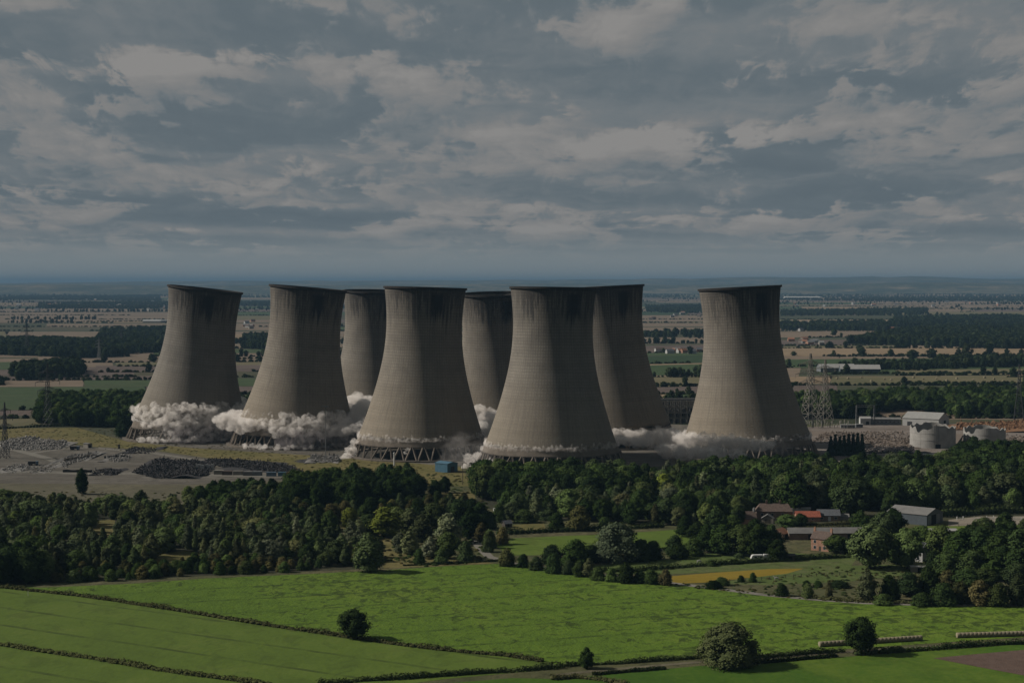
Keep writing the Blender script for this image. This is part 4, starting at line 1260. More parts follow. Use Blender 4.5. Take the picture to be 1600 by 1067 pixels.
pylon(155, 563, 36, 60, 'small far lattice pylon in front of the dark tree belt', .42, 3, 1.0, STEEL)
pylon(190, 540, 30, 60, 'smallest far lattice pylon left of the leftmost tower', .45, 3, 1.0, STEEL_D)
# wires between the left pylons
def wire(a, b, sag):
    pts = [Vector(a).lerp(Vector(b), i / 24) + Vector((0, 0, -sag * 4 * (i / 24) * (1 - i / 24))) for i in range(25)]
    m = MB()
    for p, q in zip(pts, pts[1:]): m.beam(p, q, .07)
    return m
for k_, (u) in enumerate((.66, .80)):
    x0, y0 = G(75, 667); x1, y1 = G(8, 716)
    tag(wire((x0, y0, 46 * u), (x1, y1, 37 * u), 3).build('power_line', STEEL_D), 'sagging overhead wire between the two left pylons', 'power line', 'overhead wires at left')

# ---------------- substation and frame between the right-hand towers
def gantry(px, py, wpx, hpx, rot, label, bays=1):
    x, y_ = G(px, py); s_ = S(py); W = wpx / s_; H = hpx / s_
    o = empty('steel_gantry', (x, y_, 0), R(rot)); tag(o, label, 'gantry', None)
    for i in range(bays + 1):
        cx = -W / 2 + W * i / bays
        m = MB()
        for dx_ in (-.6, .6):
            for dy_ in (-.6, .6): m.beam((cx + dx_, dy_, 0), (cx + dx_ * .5, dy_ * .5, H), .28)
        for k_ in range(5):
            z = H * k_ / 5
            m.beam((cx - .6, -.6, z), (cx + .55, -.55, z + H / 5), .18)
        m.build('column', STEEL, o)
    m = MB()
    for zz in (0, 1.4):
        for yy in (-.5, .5): m.beam((-W / 2, yy, H - zz), (W / 2, yy, H - zz), .26)
    n = int(W / 1.6)
    for i in range(n): m.beam((-W / 2 + W * i / n, -.5, H - 1.4 * (i % 2)), (-W / 2 + W * (i + 1) / n, -.5, H - 1.4 * ((i + 1) % 2)), .16)
    m.build('cross_beam', STEEL, o)
gantry(1352, 664, 28, 31, 3, 'steel portal gantry left of the white warehouse')
gantry(1255, 668, 60, 16, 2, 'low steel gantry at the foot of the pale pylon', 4)
ps = MB().tube([(0, 0, 0, .35), (0, 0, 2.2, .3), (0, 0, 2.3, .55), (0, 0, 4.6, .4), (0, 0, 4.7, .6)], 8).mesh('insulator_post'); ps.materials.append(W_STONE)
for i in range(26):
    px = 1236 + i * 3.6 + fr.uniform(-1, 1)
    o = link('insulator_post', ps, None, loc=(*G(px, 667 + fr.uniform(-3.5, 2)), 0), scale=(1, 1, fr.uniform(.7, 1.15)))
    tag(o, 'small pale insulator post in the switch yard by the rightmost tower', 'post', 'insulator posts in the switch yard')
fo = empty('stripped_building', (*G(1064, 662), 0), R(4)); tag(fo, 'dark stripped steel building frame between the two right-hand towers', 'building frame')
colm = MB().box(-.55, -.55, 0, .55, .55, 19).mesh('column'); colm.materials.append(W_STONE)
for i in range(11):
    for j in range(3):
        link('column', colm, None, fo, loc=(-26 + i * 5.2, j * 9.0, 0))
bmx = MB().box(-26.5, -.3, -.4, 26.5, .3, .4).mesh('beam'); bmx.materials.append(W_STONE)
for z in (4.5, 9, 13.5, 18.4):
    for j in range(3): link('beam', bmx, None, fo, loc=(0, j * 9.0 - .02, z))
bk = MB().box(-26.5, 20, 0, 26.5, 21, 18).build('back_wall', STEEL_D, fo)
bmy = MB().box(-.25, 0, -.3, .25, 18.4, .3).mesh('cross_beam'); bmy.materials.append(STEEL_D)
for i in range(11):
    for z in (9, 18.6): link('cross_beam', bmy, None, fo, loc=(-26 + i * 5.2, 0, z))
pipe = MB()
for i in range(3): MB().beam((-27, 3 + i * 5, 19.6), (27, 3 + i * 5, 19.6 + i * .2), 1.3 - i * .2).build('roof_pipe', R_GREY, fo)
for i in range(34):
    x_, z_ = fr.uniform(-25, 24), fr.choice((0, 4.9, 9.4))
    MB().box(x_, 5 + fr.random() * 6, z_, x_ + fr.uniform(.8, 3), 12 + fr.random() * 3, z_ + fr.uniform(.8, 3.6)).build('plant_unit', fr.choice((W_GREY, STEEL_D, R_GREY)), fo)

# ---------------- right-hand site
house('warehouse', 1453, 666, 30, 27, 6.0, 4.4, -32, W_WHITE, R_PALE, 'large pale warehouse with low pitched roof behind the broken silos', 'warehouse', doors=(('r', 2, 5, 4.2, DARKIN), ('f', -9, 4, 3.4, STEEL_D)))
house('long_office', 1385, 664, 24, 9, 4.6, 1.2, -2, W_GREY, R_GREY, 'long low grey office block left of the pale warehouse', 'office', wins=tuple(('f', -10 + i * 3.3, 2.6, 1.8, 1.2) for i in range(7)))
house('white_workshop', 1353, 664, 8.5, 8, 5.2, 1.4, -4, W_WHITE, R_PALE, 'small white workshop at the left end of the grey office', 'workshop', doors=(('f', 1.5, 2.6, 3, STEEL_D),))
for i, (px, py, mt, lb) in enumerate(((1319, 669, W_WHITE, 'white site cabin furthest left on the cleared ground'), (1331, 669, W_STONE, 'cream site cabin between a white cabin and the workshop'), (1343, 668, W_GREY, 'grey site cabin below the white workshop'))):
    house('site_cabin', px, py, 5.5, 2.8, 2.7, .2, fr.uniform(-15, 15), mt, R_PALE, lb, 'cabin', wins=(('f', -1.4, 1.5, 1, .9),), doors=(('f', 1.4, .9, 2, W_BLUEGREY),))
house('low_store', 1453, 719, 11.5, 8, 3.6, .4, -8, W_STONE, R_PALE, 'pale flat store in front of the larger broken silo', 'store', doors=(('f', 2, 2.4, 2.4, DARKIN),))
SILO = plain('silo_concrete', (0.42, 0.40, 0.365), 0.3, 0.12, 0.9)
def silo(px, py, wpx, hpx, seed, label):
    rr = random.Random(seed)
    x, y_ = G(px, py); s_ = S(py); rad_ = wpx / 2 / s_; H = hpx / s_
    o = empty('broken_silo', (x, y_ + rad_, 0)); tag(o, label, 'silo')
    n = 64
    ph = rr.uniform(0, 6)
    tops = [H * (1 - .05 * (1 + math.sin(2 * math.pi * i / n * 2 + ph)) - .035 * (1 + math.sin(i * 1.3 + ph)) * (1 + math.sin(i * .37)) - (.13 if 40 < (i + seed) % n < 49 else 0) - .025 * rr.random()) for i in range(n)]
    k_ = 0
    for seg in range(8):     # curved wall panels, one strip each
        vv, ff = [], []
        m_ = n // 8
        for i in range(m_ + 1):
            j = (seg * m_ + i) % n
            a = 2 * math.pi * (seg * m_ + i) / n + (0.004 if i == 0 else -0.004 if i == m_ else 0)
            for r_ in (rad_, rad_ - .5):
                for z in (0, tops[j]): vv.append((r_ * math.cos(a), r_ * math.sin(a), z))
        for i in range(m_):
            a, b = i * 4, i * 4 + 4
            ff += [(a, b, b + 1, a + 1), (b + 2, a + 2, a + 3, b + 3), (a + 1, b + 1, b + 3, a + 3)]
        ff += [(0, 1, 3, 2), (m_ * 4, m_ * 4 + 2, m_ * 4 + 3, m_ * 4 + 1)]
        MB().add(vv, ff).build('wall_panel', SILO, o)
    for z in (.33, .62):
        link('hoop', ring_mesh('hoop', rad_ - .02, rad_ + .14, H * z, H * z + .5, 64), SILO, o)
    MB().box(-2, -rad_ - .25, 0, 1.6, -rad_ + .4, 3).build('doorway', DARKIN, o)
    return o, rad_, H
silo(1466, 701, 71, 37, 3, 'larger broken concrete silo with a ragged top right of the conifers')
silo(1547, 700, 65, 32, 8, 'smaller split concrete silo at the right behind the trees')

# ---------------- rubble and scrap
CHUNK = [plain('rubble_pale', (0.28, 0.26, 0.235), .3, 1, objrand=.1), plain('rubble_dark', (0.040, 0.036, 0.036), .6, .5), plain('rubble_rust', (0.24, 0.125, 0.062), .35, .6), plain('rubble_brown', (0.20, 0.155, 0.12), .4, .6)]
def heap(name, pp, hmax, n, s0, s1, mi, label, seed, rod=0.3, cat='rubble'):
    rr = random.Random(seed)
    poly = wpoly(pp)
    xs, ys = [p[0] for p in poly], [p[1] for p in poly]
    cx, cy = sum(xs) / len(xs), sum(ys) / len(ys)
    m = MB()
    done = 0
    hx, hy = (max(xs) - min(xs)) / 2, (max(ys) - min(ys)) / 2
    pk = [(rr.uniform(min(xs), max(xs)), rr.uniform(min(ys), max(ys)), rr.uniform(.5, 1)) for _ in range(5)]
    while done < n:
        q = (rr.uniform(min(xs), max(xs)), rr.uniform(min(ys), max(ys)))
        if not inside(q, poly): continue
        e = max(w_ * math.exp(-(((q[0] - a) / (hx * .33)) ** 2 + ((q[1] - b) / (hy * .5)) ** 2)) for a, b, w_ in pk)
        z = hmax * e * rr.random() ** .5
        s_ = rr.uniform(s0, s1)
        M = Matrix.Translation((q[0] - cx, q[1] - cy, z)) @ Matrix.Rotation(rr.uniform(0, 6), 4, Vector((rr.gauss(0, 1), rr.gauss(0, 1), rr.gauss(0, 1))).normalized())
        if rr.random() < rod: m.box(-s_ * 1.6, -s_ * .14, -s_ * .14, s_ * 1.6, s_ * .14, s_ * .14, M)
        else: m.box(-s_ * .5, -s_ * rr.uniform(.25, .5), -s_ * rr.uniform(.15, .4), s_ * .5, s_ * .4, s_ * .3, M)
        done += 1
    # the heap's solid body
    vv, ff = [], []
    g = 22
    for j in range(g + 1):
        for i in range(g + 1):
            q = (min(xs) + (max(xs) - min(xs)) * i / g, min(ys) + (max(ys) - min(ys)) * j / g)
            e = max(w_ * math.exp(-(((q[0] - a) / (hx * .33)) ** 2 + ((q[1] - b) / (hy * .5)) ** 2)) for a, b, w_ in pk)
            vv.append((q[0] - cx, q[1] - cy, hmax * e * .8 - .35 * hmax * .3 - .1 + rr.uniform(-.2, .2)))
    for j in range(g):
        for i in range(g):
            a = j * (g + 1) + i
            ff.append((a, a + 1, a + g + 2, a + g + 1))
    m.add(vv, ff)
    o = m.build(name, CHUNK[mi], loc=(cx, cy, 0))
    tag(o, label, cat, kind='stuff')
heap('scrap_heap', [(205, 738), (245, 724), (300, 720), (335, 730), (325, 744), (245, 748)], 4.2, 2000, .5, 1.9, 1, 'dark heap of tangled scrap metal on the left site', 1, .5, 'scrap')
heap('scrap_heap', [(318, 722), (380, 718), (450, 728), (478, 738), (440, 739), (350, 731)], 2.4, 1500, .5, 1.6, 1, 'long dark windrow of scrap behind the row of containers', 2, .4, 'scrap')
heap('rubble_heap', [(5, 702), (15, 688), (60, 686), (105, 694), (95, 702), (40, 704)], 3.5, 1600, .5, 1.8, 0, 'pale concrete rubble heap beside the left edge pylon', 3, .2)
heap('rubble_heap', [(195, 704), (210, 698), (245, 702), (240, 709), (200, 709)], 2.0, 260, .4, 1.4, 1, 'small dark scrap pile below the leftmost tower', 4, .5, 'scrap')
heap('rubble_heap', [(95, 722), (110, 712), (150, 706), (150, 714), (120, 722), (100, 732)], 1.6, 420, .4, 1.6, 0, 'broken concrete slabs in the middle of the left site', 5, .2)
heap('rubble_heap', [(140, 738), (160, 732), (190, 736), (185, 742), (150, 743)], 1.6, 260, .4, 1.5, 1, 'low dark debris by the left site road', 6, .3)
heap('rubble_heap', [(165, 716), (180, 710), (205, 713), (200, 722), (175, 722)], 1.4, 220, .4, 1.5, 0, 'scattered pale slabs left of the scrap heap', 12, .3)
heap('rubble_heap', [(0, 735), (20, 725), (90, 726), (80, 738), (20, 740)], .8, 300, .3, 1.4, 0, 'thin spread of debris beside the left site road', 13, .3)
heap('rubble_heap', [(1490, 672), (1500, 662), (1560, 660), (1820, 663), (1820, 676), (1540, 674)], 4.5, 1700, .6, 2.4, 2, 'rust coloured rubble heap right of the pale warehouse', 7, .25)
heap('rubble_heap', [(1265, 690), (1290, 676), (1420, 674), (1425, 700), (1330, 700)], 1.6, 900, .5, 2.0, 3, 'brown rubble spread over the cleared ground at right', 8, .35)
heap('rubble_heap', [(1345, 704), (1360, 698), (1430, 698), (1425, 708), (1360, 709)], 2.2, 600, .4, 1.5, 1, 'dark debris strip left of the larger broken silo', 9, .5)
heap('rubble_heap', [(1442, 696), (1450, 691), (1486, 691), (1492, 696), (1478, 699)], 14, 500, .6, 2.2, 3, 'pale rubble filling the larger broken silo', 10, .2)
heap('rubble_heap', [(1500, 700), (1510, 680), (1820, 678), (1820, 704)], 2.0, 700, .6, 2.0, 3, 'brown rubble round the smaller split silo', 11, .3)
heap('rubble_heap', [(480, 720), (490, 712), (530, 712), (530, 722), (500, 724)], 2.6, 420, .5, 1.7, 0, 'grey debris at the right foot of the second tower', 14, .3)
def ruin(px0, px1, py, hpx, name, label, mat, th=.7, slope=0.0):
    a, b = Vector((*G(px0, py), 0)), Vector((*G(px1, py + slope), 0))
    L_ = (b - a).length
    H = hpx / S(py)
    rr = random.Random(px0)
    n = max(3, int(L_ / 2))
    tops = [H * rr.uniform(.7, 1.0) for _ in range(n + 1)]
    vv, ff = [], []
    for i in range(n + 1):
        x_ = L_ * i / n
        for yy in (0, th):
            for z in (-.2, tops[i]): vv.append((x_, yy, z))
    for i in range(n):
        p, q = i * 4, i * 4 + 4
        ff += [(p, q, q + 1, p + 1), (q + 2, p + 2, p + 3, q + 3), (p + 1, q + 1, q + 3, p + 3)]
    ff += [(0, 1, 3, 2), (n * 4, n * 4 + 2, n * 4 + 3, n * 4 + 1)]
    o = MB().add(vv, ff).build(name, mat, loc=a, rot=(0, 0, math.atan2(b.y - a.y, b.x - a.x)))
    tag(o, label, 'wall')
ruin(100, 145, 721, 5, 'broken_wall', 'sloping broken concrete wall amid the slabs of the left site', CONC_OLD, .7, -7)
ruin(163, 200, 716, 4, 'broken_wall', 'low dark wall remnant left of the scrap heap', CONC_DARK, .7, -2)
ruin(98, 144, 738, 5, 'retaining_wall', 'dark retaining wall beside the left site road', CONC_DARK)
ruin(88, 101, 695, 6, 'broken_wall', 'pale stub of wall at the end of the concrete rubble', CONC_OLD)
ruin(306, 334, 733, 9, 'white_wall', 'clean white wall panel behind the containers', W_WHITE)
house('brick_kiosk', 136, 700, 4.6, 4, 3.0, .3, -35, W_STONE, R_GREY, 'small square kiosk left standing on the left site', 'kiosk', doors=(('r', 0, 1.6, 2.2, DARKIN),))
post(186, 701, 5, .8, 'stubby dark post below the leftmost tower', CONC_DARK, 'bollard')
CT = [(342, 741, W_STONE, 'tan'), (355, 742, R_BROWN, 'brown'), (372, 742, W_STONE, 'cream'), (388, 743, R_GREY, 'grey'), (402, 743, W_GREY, 'dull grey'), (424, 744, BLUE_P, 'pale blue'), (442, 744, BLUE, 'bright blue'), (455, 744, R_ORANGE, 'rusty orange')]
for i, (px, py, mt, cn) in enumerate(CT):
    o = empty('cargo_container', (*G(px, py), 0), R(-2 + i)); tag(o, cn + ' cargo container in the row before the long scrap windrow', 'container')
    MB().box(-2.9, -1.2, .1, 2.9, 1.2, 2.6).build('body', mt, o)
    for q in range(12): MB().box(-2.75 + q * .48, -1.25, .2, -2.6 + q * .48, -1.19, 2.5).build('rib', mt, o)
    MB().box(2.88, -1.1, .2, 2.96, 1.1, 2.5).build('door', STEEL_D, o)
def lorry(px, py, rot, label):
    o = empty('tipper_lorry', (*G(px, py), 0), R(rot)); tag(o, label, 'lorry')
    MB().box(-3.2, -1.2, 1.0, 1.4, 1.2, 2.6).build('body', STEEL_D, o)
    MB().box(1.6, -1.15, .6, 3.2, 1.15, 2.7).build('cab', BLUE_P, o)
    for wx in (-2.4, -1.2, 2.3):
        for wy in (-1.05, 1.05): MB().tube([(0, 0, -.15, .5), (0, 0, .15, .5)], 12).build('wheel', RUBBER, o, loc=(wx, wy, .5), rot=(R(90), 0, 0))
lorry(52, 727, 12, 'dark tipper lorry parked by the left site road')
lorry(117, 703, -5, 'distant dark lorry on the upper site road')

# ---------------- bale rows
tree_px(695, 770, 26, 24, 'dark', region='clump')
tree_px(680, 774, 24, 26, 'dark', region='clump')
STRAW = plain('straw', (0.34, 0.29, 0.19), .25, 2.5, .95)
bale_me = MB().tube([(0, 0, -.685, .862), (0, 0, -.675, .872), (0, 0, .675, .872), (0, 0, .685, .862)], 18).mesh('bale', True); bale_me.materials.append(STRAW)
def bale_row(a, b, label):
    A, B = Vector((*G(*a), 0)), Vector((*G(*b), 0))
    r = empty('bale_row', A); tag(r, label, 'bale row')
    L_ = (B - A).length
    n = int(L_ / 1.36)
    yaw = math.atan2(B.y - A.y, B.x - A.x)
    for i in range(n):
        p = (B - A) * ((i + .5) / n)
        link('bale', bale_me, None, r, loc=(p.x, p.y + fr.uniform(-.02, .02), .84), rot=(R(90), fr.uniform(0, 6), yaw + R(90)))
bale_row((1280, 1010), (1440, 1000), 'long row of pale straw bales behind the round tree at right')
bale_row((1495, 996), (1820, 987), 'row of pale straw bales running off the right edge')
for i in range(16):
    px, py = 1312 + i * 17 + fr.uniform(-6, 6), fr.uniform(591, 597)
    o = link('round_bale', bale_me, None, loc=(*G(px, py), .9 + .1), rot=(R(90), 0, fr.uniform(0, 3)), scale=(1.5, 1.5, 1.4))
    tag(o, 'tiny round straw bale on the far stubble field at right', 'bale', 'round bales on the far stubble')

# ================================================================== HEDGES
def hedge(pp, wd, ht, mat, label, dens=16, seed=0, gaps=0.0, name='hedge'):
    pts = [np.array(G(*p)) for p in pp]
    Ps, Ns, cv, cf = [], [], [], []
    base = pts[0]
    rng = np.random.default_rng(seed + 100)
    ph = rng.random(4) * 6
    run = 0.0
    for a, b in zip(pts, pts[1:]):
        L_ = np.linalg.norm(b - a)
        d = (b - a) / L_
        nr = np.array([-d[1], d[0]])
        n = int(L_ * dens)
        u = rng.random(n) * L_
        s_ = u + run
        hh = ht * (0.78 + 0.30 * np.sin(s_ * .21 + ph[0]) * np.sin(s_ * .047 + ph[1]) + 0.16 * np.sin(s_ * .9 + ph[2]) * np.sin(s_ * .13) + rng.normal(size=n) * .10)
        th = rng.random(n) * math.pi
        ww = wd * (0.85 + 0.2 * np.sin(s_ * .37 + ph[3]) + 0.25 * np.sin(s_ * .071 + ph[0]))
        lx, lz = np.cos(th) * ww / 2, np.sin(th) ** .7 * hh
        q = a + d * u[:, None] + nr * lx[:, None]
        Ps.append(np.stack([q[:, 0] - base[0], q[:, 1] - base[1], np.maximum(lz, .05)], 1))
        Ns.append(np.stack([nr[0] * np.cos(th), nr[1] * np.cos(th), np.sin(th) + .1], 1) + rng.normal(size=(n, 3)) * .45)
        m_ = max(2, int(L_ / 2.5))
        for i in range(m_):
            o = len(cv) * 12
            cc = a + d * (L_ * (i + .5) / m_) - base
            s0 = run + L_ * (i + .5) / m_
            h0 = ht * (0.78 + 0.22 * math.sin(s0 * .21 + ph[0]) * math.sin(s0 * .047 + ph[1]))
            cv.append(np.array([cc[0], cc[1], h0 * .38]) + ICO * np.array([1.7, 1.7, h0 * .5]) * np.array([max(abs(d[0]), wd / 3.6 / 1.7), max(abs(d[1]), wd / 3.6 / 1.7), 1]))
            cf += [tuple(j + o for j in f) for f in ICOF]
        run += L_
    me = cards_mesh(name, np.concatenate(Ps), np.concatenate(Ns), .30, (np.concatenate(cv), cf), mat)
    o = link(name, me, None, loc=(base[0], base[1], 0))
    tag(o, label, 'hedge')
    return o
L_HEDGE = leaf_mat('leaf_hedge', [(0.050, 0.056, 0.024), (0.066, 0.066, 0.032)])
L_HEDGED = leaf_mat('leaf_hedge_dark', [(0.024, 0.036, 0.014), (0.034, 0.046, 0.018)])
# object space of a hedge is in metres, so its leaf tone varies over metres
hedge(H1, 2.4, 1.5, L_HEDGE, 'long brown green hedge slanting across the left foreground fields', 20, 1)
hedge(H2, 2.4, 1.5, L_HEDGE, 'brown green hedge across the bottom left corner', 22, 2)
hedge([(495, 1072), (560, 1064), (640, 1060), (720, 1054), (800, 1049), (880, 1043)], 2.6, 1.9, L_HEDGED, 'dark trimmed hedge at the bottom middle', 26, 3)
hedge([(880, 1041), (960, 1037), (1080, 1029), (1105, 1027)], 1.8, 1.5, L_HEDGED, 'dark hedge on the far side of the lane left of the weeping tree', 26, 4)
hedge([(1175, 1030), (1215, 1026), (1260, 1022), (1320, 1018)], 2.2, 1.8, L_HEDGED, 'clipped dark hedge between the weeping tree and the round tree', 26, 5)
hedge([(1335, 1024), (1400, 1019), (1480, 1013), (1560, 1007), (1820, 1001)], 2.4, 2.0, L_HEDGED, 'dark hedge running from the round tree to the right edge', 26, 6)
hedge([(1175, 1038), (1215, 1034), (1260, 1030), (1308, 1026)], 2.0, 1.6, L_HEDGED, 'nearer dark hedge right of the weeping tree', 26, 7)
hedge([(860, 1062), (900, 1059), (940, 1062), (980, 1072)], 3, 1.6, L_HEDGE, 'ragged brown hedge end at the bottom middle', 20, 8)
hedge([(925, 1055), (980, 1050), (1040, 1045)], 1.6, 1.2, L_HEDGED, 'low dark hedge stub on the near side of the lane', 24, 18)
hedge([(775, 836), (830, 833), (900, 830), (990, 826), (1038, 824)], 2.6, 3.0, L_HEDGED, 'dark hedge along the far side of the small green field', 22, 9)
hedge([(930, 894), (1000, 892), (1100, 884), (1200, 878), (1300, 872), (1345, 870)], 2.4, 2.4, L_HEDGED, 'dark hedge between the horse pasture and the yellow field', 22, 10)
hedge([(1235, 823), (1280, 821), (1350, 819)], 2.6, 2.2, L_HEDGE, 'upper garden hedge below the red roofed barn', 22, 11)
hedge([(1225, 829), (1290, 827), (1355, 825)], 2.6, 2.2, L_HEDGE, 'lower garden hedge behind the long low barn', 22, 12)
hedge([(1470, 808), (1540, 803), (1820, 800)], 4, 5.5, L_HEDGED, 'tall dark hedge behind the sand arena', 22, 13)
hedge([(630, 884), (700, 881), (770, 877), (785, 876)], 1.8, 1.0, L_HEDGED, 'low dark hedge along the top edge of the green field', 22, 14)
hedge([(870, 868), (900, 866), (1010, 862), (1075, 856)], 2, 1.8, L_HEDGED, 'low hedge on the near side of the small green field', 20, 15)
hedge([(-60, 674), (60, 667), (140, 665), (200, 664)], 2.6, 2.6, L_HEDGED, 'dark hedge on the far side of the left site', 14, 16)
hedge([(1255, 934), (1300, 938), (1350, 941), (1430, 943)], 2.2, 1.2, L_HEDGE, 'low rough hedge along the lane at right', 18, 17)

# ================================================================== TREES
tree_px(553, 998, 46, 55, 'oak', 'lone round tree on the hedge in the left foreground field')
tree_px(1139, 1039, 66, 124, 'weeping', 'wide weeping tree beside the lane in the right foreground')
tree_px(1345, 1021, 57, 56, 'oak', 'round leafy tree in front of the straw bale row')
tree_px(916, 1044, 33, 28, 'dark', 'small upright tree at the hedge corner in the bottom middle')
tree_px(963, 876, 58, 98, 'willow', 'large pale willow in front of the small green field')
tree_px(128, 772, 40, 22, 'dark', 'dark slender tree standing above the left plantation')
tree_px(192, 684, 28, 26, 'dark', 'dark tree beside the foot of the leftmost tower')
tree_px(546, 828, 34, 30, 'lime', 'bright yellow green bush tree left of the lime green clump')
tree_px(600, 838, 45, 66, 'lime', 'broad lime green tree in the middle scrub')
tree_px(1036, 786, 45, 46, 'lime', 'pale yellow green tree at the edge of the dark wood')
tree_px(905, 828, 36, 46, 'brownbush', 'rounded brownish tree at the end of the tan paddock')
tree_px(1360, 888, 68, 74, 'broad', 'big spreading tree right of the tall brick farmhouse')
tree_px(1418, 888, 62, 60, 'broad', 'big tree covering the white house')
tree_px(1306, 864, 28, 42, 'broad', 'round tree in front of the tall brick farmhouse')
tree_px(1355, 938, 50, 36, 'plant', 'upright bushy tree beside the lane at right')
tree_px(1295, 935, 29, 14, 'poplar', 'slim upright tree beside the lane at right')
tree_px(1215, 875, 32, 36, 'dark', 'dark tree behind the caravan shelter')
tree_px(575, 893, 60, 56, 'plant', 'tall tree at the right end of the left plantation')
tree_px(1395, 836, 42, 48, 'dark', 'dark tree in front of the large cattle barn')
tree_px(1105, 785, 55, 50, 'dark', 'tall dark tree above the left end of the hamlet')
tree_px(1240, 800, 66, 60, 'dark', 'tall dark tree rising behind the dark roofed farmhouse')
tree_px(1330, 808, 60, 66, 'broad', 'light green spreading tree behind the slate roofed bungalow')
for i, (px, hp) in enumerate(((1298, 30), (1305, 33), (1312, 30), (1319, 32), (1326, 34), (1333, 34), (1340, 35), (1347, 34))):
    tree_px(px, 712, hp, 14, 'conifer', region='conifers')
# mid scrub, one by one
for px, py, h, w_, kd in ((640, 866, 36, 34, 'plant'), (672, 872, 34, 30, 'plant'), (700, 872, 40, 42, 'broad'), (728, 876, 30, 34, 'bush'), (690, 880, 22, 30, 'bush'), (655, 880, 22, 22, 'bush'),
                          (660, 846, 42, 40, 'plant'), (700, 848, 46, 50, 'plant'), (735, 842, 48, 44, 'dark'), (715, 826, 46, 44, 'dark'), (678, 826, 40, 40, 'broad'), (640, 832, 38, 42, 'plant'), (618, 830, 38, 40, 'broad'), (750, 826, 40, 40, 'dark'),
                          (625, 862, 30, 32, 'plant'), (765, 852, 24, 26, 'bush'), (752, 846, 28, 26, 'brownbush'), (560, 842, 30, 30, 'plant'), (575, 838, 34, 36, 'broad')):
    tree_px(px, py, h, w_, kd, region='scrub')
for px, py, h, w_, kd in ((792, 884, 26, 34, 'brownbush'), (818, 886, 20, 26, 'darkbush'), (838, 890, 20, 30, 'bush'), (865, 895, 30, 34, 'bush'), (888, 897, 22, 26, 'bush'), (905, 900, 24, 28, 'bush'), (920, 902, 30, 24, 'plant'), (935, 906, 20, 30, 'bush'),
                          (978, 910, 30, 36, 'darkbush'), (955, 908, 20, 26, 'bush'), (1000, 910, 18, 32, 'darkbush'), (1018, 912, 22, 32, 'bush'), (1040, 914, 24, 26, 'brownbush'), (862, 880, 28, 42, 'darkbush'), (900, 882, 38, 60, 'darkbush'), (925, 878, 26, 40, 'darkbush'), (1000, 876, 32, 46, 'darkbush'), (1020, 874, 28, 40, 'darkbush'),
                          (1055, 865, 28, 40, 'darkbush'), (785, 850, 26, 24, 'brownbush'), (765, 856, 26, 26, 'bush'), (762, 862, 22, 24, 'bush'),
                          (820, 816, 20, 44, 'bush'), (855, 812, 20, 40, 'bush'), (870, 826, 24, 34, 'darkbush'), (945, 826, 18, 28, 'bush'), (780, 816, 28, 30, 'bush'), (765, 826, 26, 28, 'darkbush')):
    tree_px(px, py, h, w_, kd, region='lane')
for px, py, h, w_, kd in ((1222, 931, 18, 26, 'darkbush'), (1262, 934, 22, 24, 'bush'), (1128, 914, 12, 30, 'darkbush'), (1158, 909, 10, 14, 'darkbush'), (1176, 909, 14, 16, 'darkbush'), (1115, 919, 12, 34, 'darkbush'), (1260, 917, 10, 18, 'darkbush'), (1278, 917, 10, 18, 'darkbush'), (1310, 917, 10, 44, 'darkbush'),
                          (1390, 938, 38, 40, 'darkbush'), (1420, 930, 36, 50, 'dark'), (1450, 928, 40, 50, 'darkbush'), (1475, 945, 34, 50, 'bush'), (1500, 942, 32, 44, 'brownbush'), (1530, 944, 36, 50, 'brownbush'), (1560, 946, 34, 46, 'bush'), (1590, 946, 50, 34, 'plant'), (1510, 925, 36, 50, 'broad'), (1480, 922, 30, 40, 'brownbush'), (1540, 918, 30, 50, 'broad'), (1590, 920, 40, 50, 'broad'), (1625, 940, 46, 50, 'plant'), (1380, 944, 16, 40, 'bush'), (1440, 946, 20, 40, 'bush'), (1148, 881, 8, 20, 'bush'), (1155, 872, 8, 20, 'bush')):
    tree_px(px, py, h, w_, kd, region='verge')
for px, py, h, w_, kd in ((1105, 862, 42, 44, 'dark'), (1130, 866, 46, 50, 'dark'), (1160, 868, 48, 54, 'broad'), (1185, 870, 50, 50, 'dark'), (1205, 868, 48, 44, 'dark'), (1090, 850, 34, 40, 'dark'), (1120, 842, 46, 44, 'dark'), (1070, 838, 32, 36, 'dark'), (1085, 868, 26, 40, 'darkbush'), (1060, 872, 20, 40, 'darkbush'),
                          (1230, 826, 22, 36, 'broad'), (1250, 822, 20, 30, 'dark'), (1345, 838, 40, 40, 'dark'), (1380, 850, 50, 50, 'broad'), (1440, 868, 46, 44, 'broad'), (1470, 876, 54, 56, 'broad'), (1500, 884, 56, 58, 'dark'), (1530, 884, 60, 60, 'broad'), (1560, 890, 60, 60, 'dark'), (1590, 892, 64, 60, 'dark'), (1620, 896, 66, 60, 'dark'), (1480, 900, 40, 50, 'dark'), (1520, 904, 44, 52, 'broad'), (1555, 906, 46, 54, 'dark'), (1590, 908, 50, 54, 'broad'), (1460, 896, 34, 44, 'darkbush'), (1545, 862, 44, 50, 'dark'), (1580, 860, 44, 50, 'dark'), (1515, 850, 30, 44, 'dark'), (1110, 884, 10, 20, 'bush'), (1180, 845, 34, 40, 'dark'), (1145, 838, 34, 40, 'dark'), (1330, 866, 24, 30, 'darkbush'), (1400, 880, 30, 40, 'dark')):
    tree_px(px, py, h, w_, kd, region='hamlet')
